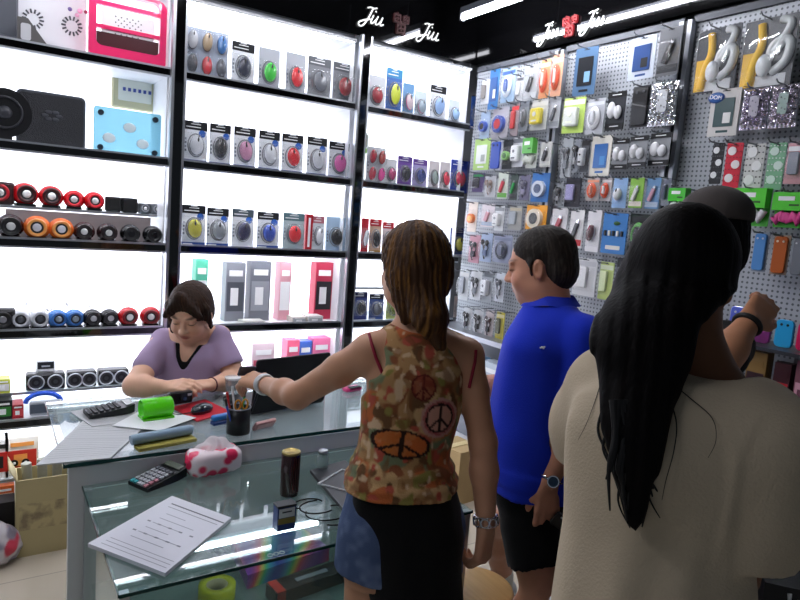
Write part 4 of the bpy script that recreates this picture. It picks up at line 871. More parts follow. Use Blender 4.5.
# second shelf
loc, w, h = sp(-8, 17, 139, 88, 3.56, LEV[1]+.0125); t = thing('desk_fan', 'round black fan cut off by the left edge of the photo', 'fan', loc); s = MB(); s.cyl((0, -.03, h*.55), (0, .03, h*.55), h*.44, M('#131316', .35), n=32); s.box((0, 0, .02), (w*.6, .08, .04), M('#131316', .4)); s.build('housing', t); s = MB(); s.tube([(h*.28*math.cos(a), -.034, h*.55+h*.28*math.sin(a)) for a in np.linspace(0, 2*PI, 24, endpoint=False)], .006, M('#33343a', .4), 6, True); s.ell((0, -.03, h*.55), (.03, .015, .03), M('#3a3b42', .4)); s.build('grille', t)
loc, w, h = sp(16, 85, 146, 93, 3.55, LEV[1]+.0125); t = thing('cooling_pad', 'black mesh cooling pad standing on the second left shelf', 'laptop cooler', loc, 0, 'laptop cooling pads'); s = MB(); s.slab((0, 0, h/2), (w, .03, h), .025, M('#4c4f56', .35)); s.build('frame', t); s = MB(); s.slab((0, -.016, h/2), (w*.93, .004, h*.90), .015, M('#26272c', .5, bump=.5, bscale=300)); s.build('mesh_face', t); s = MB(); [s.ell((.03*math.cos(a)+.0, -.019, h*.58+.018*math.sin(a)), (.016, .002, .010), M('#3c3e45', .5), 10, 6) for a in np.linspace(0, 2*PI, 6, endpoint=False)]; s.build('flower_mark', t)
loc, w, h = sp(93, 160, 155, 110, 3.53, LEV[1]+.0125); t = thing('cooling_pad', 'pale ice-blue clear cooling pad with dark corner feet', 'laptop cooler', loc, 0, 'laptop cooling pads'); s = MB(); s.slab((0, 0, h/2), (w, .018, h), .012, clear('#9fe0f2', .55, .08)); s.build('panel', t)
for sx in (-1, 1):
    for z in (.03, h-.03): s = MB(); s.cyl((sx*(w/2-.03), -.02, z), (sx*(w/2-.03), -.006, z), .014, M('#22303c', .4), n=16); s.build('foot', t)
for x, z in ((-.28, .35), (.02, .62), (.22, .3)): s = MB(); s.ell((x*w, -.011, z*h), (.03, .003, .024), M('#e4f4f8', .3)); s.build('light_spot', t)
a = at(136, 88, 1, BKY-.02); t = thing('electric_meter_box', 'beige electrical box fixed to the back panel above the ice-blue pad', 'electrical box', (a.x, BKY-.03, a.z)); s = MB(); s.slab((0, 0, 0), (.25, .04, .24), .01, M('#cfc9a4', .5)); s.build('housing', t); s = MB(); s.slab((-.01, -.022, 0), (.17, .004, .16), .006, M('#e8e8dc', .5)); s.build('cover_plate', t); s = MB(); [s.box((-.065+.026*k, -.026, -.02), (.014, .003, .018), M('#4a58a0', .5)) for k in range(6)]; s.build('switches', t); s = MB(); s.tube([(.09, -.02, .12), (.1, -.03, -.02), (.085, -.025, -.13)], .003, M('#8a8a80', .5), 6); s.build('wire', t)
# ---- speakers
tag(MB().box((0, 0, 0), (.66, .006, .135), M('#8a8080', .6)).build('backing_board', None, (.42, 3.60, LEV[2]+.08)), 'grey-brown board behind the lower speakers on the third left shelf', 'board')
def speaker(px, py, r, Y, z, body, ring, cone, label, group, style='ball', rzv=0.):
    c = at(px, py, 1, Y); t = thing('desk_speaker', label, 'speaker', (c.x, Y, z), rzv+random.uniform(-.12, .12), group)
    s = MB(); mb = M(body, .22, coat=.5)
    if style == 'cube': s.slab((0, 0, r), (2*r, 1.7*r, 2*r), r*.25, M(body, .6)); s.box((0, 0, .004), (r*1.5, r*1.2, .008), BLACK)
    else: s.ell((0, 0, r*1.02), (r*1.05, r*.85, r), mb, 24, 16); s.box((0, -.002, .006), (r*1.5, r*1.3, .012), BLACK)
    s.build('body', t); d = r*(.90 if style == 'cube' else .90); X = Matrix.Translation((0, -d, r*1.05)) @ Matrix.Rotation(PI/2, 4, 'X')
    if ring:
        s = MB(); s.lathe([(r*.74, -r*.10), (r*.76, r*.03), (r*.66, r*.10), (r*.52, r*.06), (r*.44, -.004)], M(ring, .3, coat=.3), 28, X); s.build('ring', t)
        s = MB(); s.lathe([(r*.52, r*.02), (r*.30, -r*.02), (.0001, -r*.02)], M('#1b1b1f', .5), 24, X); s.ell((0, 0, r*.0), (r*.34, r*.34, r*.10), M(cone, .2, .3), 16, 8, X); s.build('cone', t)
    return t
RED_ = '#d0161f'
def srow(L, Y, z, grp, where):
    for px, py, r, body, ring, cone, nm, st in L: speaker(px, py, r*1.08, Y, z, body, ring, cone, '%s, %s' % (nm, where), grp, st)
zt = T_S3+.006
srow([(1, 190, .050, '#2a0d10', '#a01420', '#c9c9c9', 'black and red box speaker cut by photo edge', 'cube'), (25, 193, .052, RED_, '#3a0a0e', '#f4f4f4', 'large red ball speaker, left one of the pair', 'ball'), (51, 194, .050, RED_, '#3a0a0e', '#f4f4f4', 'large red ball speaker, right one of the pair', 'ball'), (74, 199, .044, RED_, '#e02030', '#e8e8e8', 'smaller round red speaker, left one of the pair', 'ball'), (94, 199, .044, RED_, '#e02030', '#e8e8e8', 'smaller round red speaker, right one of the pair', 'ball'), (113, 205, .036, '#0c0c0e', None, '', 'plain black cube speaker, left', 'cube'), (129, 206, .036, '#0c0c0e', None, '', 'plain black cube speaker, right', 'cube'), (144, 208, .026, '#55585e', '#8b8e94', '#e4e4e4', 'tiny grey speaker, left', 'cube'), (156, 209, .026, '#55585e', '#8b8e94', '#e4e4e4', 'tiny grey speaker, right', 'cube')], 3.66, zt, 'speakers on the glass tier', 'glass tier of the left bay')
srow([(10, 231, .052, '#2a0c10', '#1a1a1c', '#e0e0e0', 'dark red and black speaker under the glass tier', 'ball'), (37, 232, .052, '#e06a22', '#f0a050', '#e8e8f4', 'orange speaker with blue ring, left one', 'ball'), (61, 233, .050, '#e06a22', '#f0a050', '#e8e8f4', 'orange speaker with blue ring, right one', 'ball'), (84, 235, .044, '#3a1518', '#1e1214', '#e8e8e8', 'brown-black round speaker, left one', 'ball'), (107, 236, .044, '#2c1518', '#1e1214', '#e8e8e8', 'brown-black round speaker, right one', 'ball'), (130, 237, .044, '#0e0e10', '#1a1a1c', '#26262a', 'all-black round speaker, left one', 'ball'), (152, 239, .044, '#0e0e10', '#1a1a1c', '#1c1c20', 'all-black round speaker, right one', 'ball')], 3.52, LEV[2]+.0125, 'speakers on the third left shelf', 'third left shelf')
srow([(3, 326, .046, '#111114', '#222226', '#9a9aa0', 'black speaker at the photo edge', 'cube'), (21, 324, .044, '#e4e6ea', '#c9ccd2', '#55585e', 'white round speaker, left one', 'ball'), (39, 324, .044, '#e4e6ea', '#c9ccd2', '#55585e', 'white round speaker, right one', 'ball'), (57, 323, .042, '#3a7ac8', '#2f66ac', '#9aa8b4', 'blue round speaker, left one', 'ball'), (74, 322, .042, '#3a7ac8', '#2f66ac', '#9aa8b4', 'blue round speaker, right one', 'ball'), (92, 320, .042, '#121214', '#1c1c20', '#cfcfd4', 'black round speaker with silver cone, left one', 'ball'), (109, 319, .042, '#121214', '#1c1c20', '#cfcfd4', 'black round speaker with silver cone, right one', 'ball'), (128, 315, .046, RED_, '#7a0c14', '#f0f0f0', 'glossy red speaker, left one beside the clerk', 'ball'), (150, 315, .046, RED_, '#7a0c14', '#f0f0f0', 'glossy red speaker, right one beside the clerk', 'ball')], 3.52, LEV[3]+.0125, 'speakers on the fourth left shelf', 'fourth left shelf')
s = MB(); MBW = M('#26262a', .5)
for k in range(11):
    x = at(random.uniform(8, 120), 300, 1, 3.6).x; a0 = random.uniform(0, 6); rr_ = random.uniform(.015, .05); hh = random.uniform(.03, .075)
    s.tube([(x+rr_*1.6*math.cos(a*1.3+a0), 3.63+.02*math.sin(a*3+k), LEV[3]+.02+hh*(1+math.sin(a+a0))*.8+.004*math.sin(5*a)) for a in np.linspace(0, 2*PI*.7, 18)], .0022, MBW, 5)
tag(s.build('speaker_cables'), 'tangled dark speaker cables behind the fourth-shelf speakers', 'cables', kind='stuff')
for k, (x0, x1) in enumerate(((25, 65), (66, 96), (97, 128))):
    loc, w, h = sp(x0, x1, 391-.09*x0-2, 371-.09*x0+1, 3.62, T_S5+.006); h = .085
    t = thing('twin_speaker', 'black twin-cone speaker box, %s on the glass tier below the round speakers' % ['leftmost', 'middle one', 'rightmost'][k], 'speaker', loc, 0, 'twin speaker boxes'); s = MB(); s.slab((0, 0, h/2), (w*.97, .08, h), .01, M('#17171a', .4)); s.build('body', t)
    for q in (-1, 1):
        X = Matrix.Translation((q*w*.24, -.04, h/2)) @ Matrix.Rotation(PI/2, 4, 'X'); s = MB(); s.lathe([(.038, 0), (.037, .004), (.032, .004), (.031, 0)], M('#c9ccd2', .3, .6), 24, X); s.lathe([(.031, .001), (.016, -.0005), (.0001, .001)], M('#3a3b40', .4), 20, X); s.build('cone', t)
loc, w, h = sp(36, 55, 369, 354, 3.62, T_S5+.094); t = thing('digital_clock', 'small white and black clock standing on the leftmost twin speaker', 'clock', loc); s = MB(); s.slab((0, 0, .030), (w, .03, .06), .006, M('#d4d6da', .4)); s.build('housing', t); s = MB(); s.box((0, -.0162, .036), (w*.86, .002, .036), M('#23262c', .2)); s.box((0, -.018, .032), (w*.45, .001, .008), M('#9aa0a8', .4)); s.build('screen', t)
loc, w, h = sp(-6, 10, 382, 360, 3.62, T_S5+.006); carton(loc, w, .07, .08, 'small yellow-green box at the photo edge on the lower glass tier', 'small boxes on the left bay', '#c9d04a', '#e8e8e4')
for (x0, x1, yb, yt), c, c2, nm in (((-6, 12, 426, 398), '#15181a', '#3a8a3a', 'black box with green stripe, far left'), ((12, 23, 425, 402), '#b01c28', '#e04a50', 'red box next to the blue controller')):
    loc, w, h = sp(x0, x1, yb, yt, 3.54, LEV[4]+.0125); carton(loc, w, h, .1, '%s of the fifth left shelf' % nm, 'small boxes on the left bay', c, c2)
loc, w, h = sp(24, 62, 424, 401, 3.54, LEV[4]+.0125); t = thing('car_radio_unit', 'blue-rimmed device with a silver screen panel on the fifth left shelf', 'device', loc); s = MB(); s.tube([(w*.46*math.cos(a), .01, .055+.045*math.sin(a)) for a in np.linspace(0, PI, 14)], .012, M('#2a5ad0', .35), 8); s.build('rim', t); s = MB(); s.slab((.01, -.03, .038), (w*.86, .03, .07), .012, M('#9fa4aa', .35)); s.build('body', t); s = MB(); s.box((-.01, -.046, .038), (w*.6, .002, .045), M('#55606c', .25)); s.build('screen', t)
zz = T_S7+.006
for (x0, x1, yb, yt), c, c2, c3, nm, Y, z in (((5, 38, 478, 440), '#f2efe8', '#c4281e', '#f0a050', 'red white and orange box with two black discs', 3.56, None), ((-6, 8, 480, 444), '#efefef', '#c4281e', '#222222', 'white box cut by the photo edge', 3.56, None)):
    loc, w, h = sp(x0, x1, yb, yt, Y, zz); carton(loc, w, .2, .1, '%s, on the lowest glass tier' % nm, 'boxes low on the left bay', c, c2, c3)
for (x0, x1), c, c2, nm in (((-6, 14), '#d8682c', '#e8c8b0', 'orange box'), ((16, 34), '#5a2c28', '#8a7a70', 'dark brown box')):
    loc, w, h = sp(x0, x1, 520, 490, 3.52, LEV[5]+.0125); carton(loc, w, .11, .1, '%s on the bottom left shelf' % nm, 'boxes low on the left bay', c, c2)
loc, w, h = sp(-20, 17, 560, 510, 3.37, 0); t = thing('black_case', 'low black case on the floor at the left edge', 'case', (loc[0]+.02, 3.38, 0)); s = MB(); s.box((0, 0, .11), (.20, .10, .22), M('#0e0d10', .5)); s.build('body', t)

# ------------------------------------------------------------------ goods on the hook panels
XH = 2.655
def hang(x0, x1, yt, yb, kind, c1, c2, label, c3='#ffffff', dx=0.):
    X = XH+dx-random.uniform(0, .03); a, b = at(x0, (yt+yb)/2, 0, X), at(x1, (yt+yb)/2, 0, X); top, bot = at((x0+x1)/2, yt, 0, X), at((x0+x1)/2, yb, 0, X)
    w = abs(a.y-b.y)*.98; h = top.z-bot.z; cy = (a.y+b.y)/2; bay = max(0, min(3, int((3.45-cy)//.775)))
    names = {'cable': 'cable_pack', 'bud': 'earphone_pack', 'adapter': 'adapter_pack', 'usb': 'usb_drive_pack', 'window': 'screen_film_pack', 'mouse': 'hanging_mouse_pack', 'dots': 'dotted_case_pack', 'row': 'usb_drive_card', 'band': 'plug_pack', 'bag': 'headphone_bag', 'foil': 'foil_bag', 'case': 'phone_case', 'disc': 'lens_pack', 'blank': 'accessory_pack', 'green': 'green_cable_box'}
    cats = {'bag': 'headphones', 'foil': 'foil bag', 'case': 'phone case', 'bud': 'earphones', 'cable': 'cable', 'usb': 'usb drive', 'adapter': 'adapter', 'window': 'screen film', 'mouse': 'boxed mouse'}
    t = thing(names[kind], label, cats.get(kind, 'hanging pack'), (X, cy, top.z), (0, 0, -PI/2+random.uniform(-.10, .10)), ['goods on the first hook panel', 'goods on the second hook panel', 'goods on the headphone bag panel', 'goods on the far right hook panel'][bay])
    m1, m2, m3 = M(c1, .4), M(c2, .35, coat=.3), M(c3, .45); s = MB()
    if kind not in ('bag', 'foil'): s.slab((0, 0, -h/2), (w, .004, h), .005, m1); s.slab((0, -.0025, -h*.045), (w*.26, .001, h*.018), .003, M('#202226', .5)); s.build('card', t)
    q = MB(); n = -.012
    if kind == 'cable':
        for k in range(3): q.tube([(w*(.30-.03*k)*math.cos(a), n-.004*k, -h*.55+h*(.30-.03*k)*math.sin(a)) for a in np.linspace(0, 2*PI, 20, endpoint=False)], .005, m2, 6, True)
        q.slab((0, n-.01, -h*.52), (w*.2, .014, h*.34), .004, m3); q.build('coiled_cable', t); q = MB(); q.box((0, -.003, -h*.14), (w*.9, .001, h*.10), m3); q.build('printed_band', t)
    elif kind == 'bud':
        q.tube([(-w*.25, n, -h*.3), (-w*.1, n-.006, -h*.5), (w*.12, n-.004, -h*.75), (w*.28, n, -h*.5), (w*.1, n-.008, -h*.3), (-w*.2, n, -h*.7), (0, n, -h*.9)], .004, m2, 6)
        q.build('cord', t)
        for ex, ez in ((-.22, .32), (.16, .34)): q = MB(); q.ell((w*ex, n-.004, -h*ez), (.014, .012, .018), m2); q.build('earbud', t)
        q = MB(); q.slab((w*.05, n-.004, -h*.68), (w*.34, .014, h*.2), .006, m3); q.build('remote_case', t)
    elif kind == 'adapter':
        q.slab((0, n-.012, -h*.56), (w*.62, .034, h*.52), .010, m2); q.cyl((0, n-.029, -h*.5), (0, n-.031, -h*.5), w*.10, m3, n=14); q.box((0, n-.03, -h*.72), (w*.3, .002, h*.05), m3); q.build('adapter', t)
        q = MB(); q.box((0, -.003, -h*.13), (w*.94, .001, h*.14), m3); q.build('printed_band', t)
    elif kind == 'usb':
        Xr = Matrix.Translation((0, n, -h*.55)) @ Matrix.Rotation(.35, 4, 'Y'); q.slab((0, 0, 0), (w*.24, .014, h*.44), .006, m2, Xr); q.slab((0, 0, h*.26), (w*.16, .008, h*.10), .002, CHROME, Xr); q.build('usb_stick', t)
        q = MB(); q.box((0, -.003, -h*.86), (w*.9, .001, h*.16), m3); q.build('printed_band', t)
    elif kind == 'window':
        q.slab((0, -.004, -h*.50), (w*.66, .003, h*.60), .003, m2); q.build('film_sheet', t); q = MB(); q.box((w*.12, -.0065, -h*.62), (w*.25, .001, h*.22), m3); q.box((0, -.003, -h*.90), (w*.4, .001, h*.05), m2); q.build('printed_mark', t)
    elif kind == 'mouse': mouse_mesh(q, w*.5, h*.4, m2, M('#c9ccd2', .4), m3, (0, -.02, -h*.55), .2, .02); q.build('mouse', t)
    elif kind == 'dots':
        for k in range(3): q.cyl((w*(.16 if k == 1 else -.14), -.002, -h*(.18+.3*k)), (w*(.16 if k == 1 else -.14), -.005, -h*(.18+.3*k)), w*.26, m3, n=20)
        q.build('round_print', t); q = MB(); [q.cyl((w*(-.4+.2*i), -.002, -h*(.06+.022*j*2)), (w*(-.4+.2*i), -.004, -h*(.06+.022*j*2)), .003, m2, n=6) for i in range(5) for j in range(0, 20, 3)]; q.build('small_dots', t)
    elif kind == 'row':
        for k in range(5): q = MB(); q.slab((w*(-.34+.17*k), n+.004, -h*.50), (w*.09, .010, h*.13), .003, m2 if k % 2 == 0 else m3); q.build('usb_stick', t)
        q = MB(); q.ell((w*.08, -.004, -h*.25), (w*.14, .004, h*.05), M('#2f5a2c', .4)); q.slab((0, -.003, -h*.85), (w*.6, .002, h*.1), .004, m3); q.build('printed_mark', t)
    elif kind == 'band':
        for z in (.08, .90): q = MB(); q.box((0, -.003, -h*z), (w, .002, h*.16), M('#131316', .4)); q.box((0, -.0035, -h*z), (w*.5, .002, h*.025), TXT); q.build('printed_band', t)
        q = MB(); q.ell((-w*.18, n, -h*.48), (w*.22, .016, h*.22), m2); q.ell((w*.2, n-.002, -h*.55), (w*.2, .014, h*.18), m2); q.build('white_plug', t)
    elif kind == 'disc':
        q.cyl((0, -.002, -h*.55), (0, -.026, -h*.55), w*.34, m2, n=24); q.cyl((0, -.026, -h*.55), (0, -.028, -h*.55), w*.2, m3, n=20); q.build('round_device', t)
    elif kind == 'case': q.slab((0, -.008, -h*.5), (w*.8, .012, h*.92), .012, m2); q.cyl((w*.18, -.015, -h*.16), (w*.18, -.0165, -h*.16), w*.07, m3, n=14); q.cyl((-w*.18, -.015, -h*.16), (-w*.18, -.0165, -h*.16), w*.07, m3, n=14); q.build('case_shell', t)
    elif kind == 'blank': q.slab((-w*.1, n, -h*.5), (w*.5, .016, h*.55), .008, m2); q.build('contents', t); q = MB(); q.box((0, -.003, -h*.14), (w*.9, .001, h*.12), m3); q.build('printed_band', t)
    elif kind == 'green':
        q.box((0, -.02, -h*.28), (w*.96, .035, h*.5), m2); q.box((-w*.05, -.038, -h*.2), (w*.5, .001, h*.12), TXT); q.box((w*.2, -.0385, -h*.38), (w*.3, .001, h*.05), M('#2c5a1c', .5)); q.build('box', t); q = MB(); q.tube([(-w*.42+.84*w*k/14, -.02, -h*.72-.02*math.sin(k*1.7)) for k in range(15)], .014, m3, 8); q.build('coiled_cable', t)
    elif kind == 'foil':
        def f(u, v):
            x = u-.5; z = v; e = (1-(2*u-1)**4)*(1-(2*v-1)**4); g = math.sin(u*23+v*31)+math.sin(u*41-v*17)+math.sin(v*53+u*7); return (x*w, -.004-.016*e-.004*e*g, -h+z*h)
        q.sheet(f, 26, 34, M(c1, .18, .9), False); q.sheet(lambda u, v: ((u-.5)*w, -.002+.004*(1-(2*u-1)**4)*(1-(2*v-1)**4), -h+v*h), 6, 8, M(c2, .3, .6), False); q.build('foil_pouch', t)
        q = MB(); q.slab((w*.05, -.024, -h*.45), (w*.34, .003, h*.5), .01, m3); q.build('printed_patch', t)
    elif kind == 'bag':
        q.slab((0, .006, -h/2), (w, .003, h), .006, M('#3c4048', .35)); q.box((-w*.32, .003, -h*.72), (w*.30, .002, h*.5), m1); q.box((.1*w, .003, -h*.9), (w*.6, .002, h*.16), M('#d4d6d8', .5)); q.build('backing_card', t)
        q = MB(); q.tube(bez([(-w*.30, -h*.95), (-w*.22, -h*.6), (-w*.12, -h*.38), (-w*.16, -h*.08)]), .020, m1, 8, flat=.8); q.build('yellow_band', t)
        q = MB(); q.tube(bez([(w*.05, -h*.62), (w*.10, -h*.42), (w*.30, -h*.30), (w*.38, -h*.12), (w*.20, -h*.06)]), .016, m2, 8)
        q.tube(bez([(w*.12, -h*.80), (w*.36, -h*.66), (w*.42, -h*.42), (w*.3, -h*.36), (w*.14, -h*.52)]), .018, m2, 8); q.ell((w*.02, -.02, -h*.7), (.03, .02, .045), m2); q.build('headphone_band', t)
        q = MB(); dome(q, w, h, .035, clear('#ffffff', .06, .06), (0, -.004, -h/2)); q.build('clear_bag', t)
    if kind in ('mouse', 'adapter', 'disc', 'blank', 'bud', 'usb', 'cable'): q = MB(); dome(q, w*.86, h*.64, .040, BLIST, (0, -.003, -h*.56)); q.build('blister', t)
    # its hook belongs to the panel
    p = peg_things[bay]; hk = MB(); hk.tube([(XR-.012-p.location.x, cy-p.location.y, top.z-h*.045+.004), (X-.07-p.location.x, cy-p.location.y, top.z-h*.045+.004), (X-.085-p.location.x, cy-p.location.y, top.z-h*.045+.016)], .0028, ALUD, 6); hk.build('hook', p)
    return t
P1, P2, P3 = 'first hook panel', 'second hook panel', 'headphone bag panel'
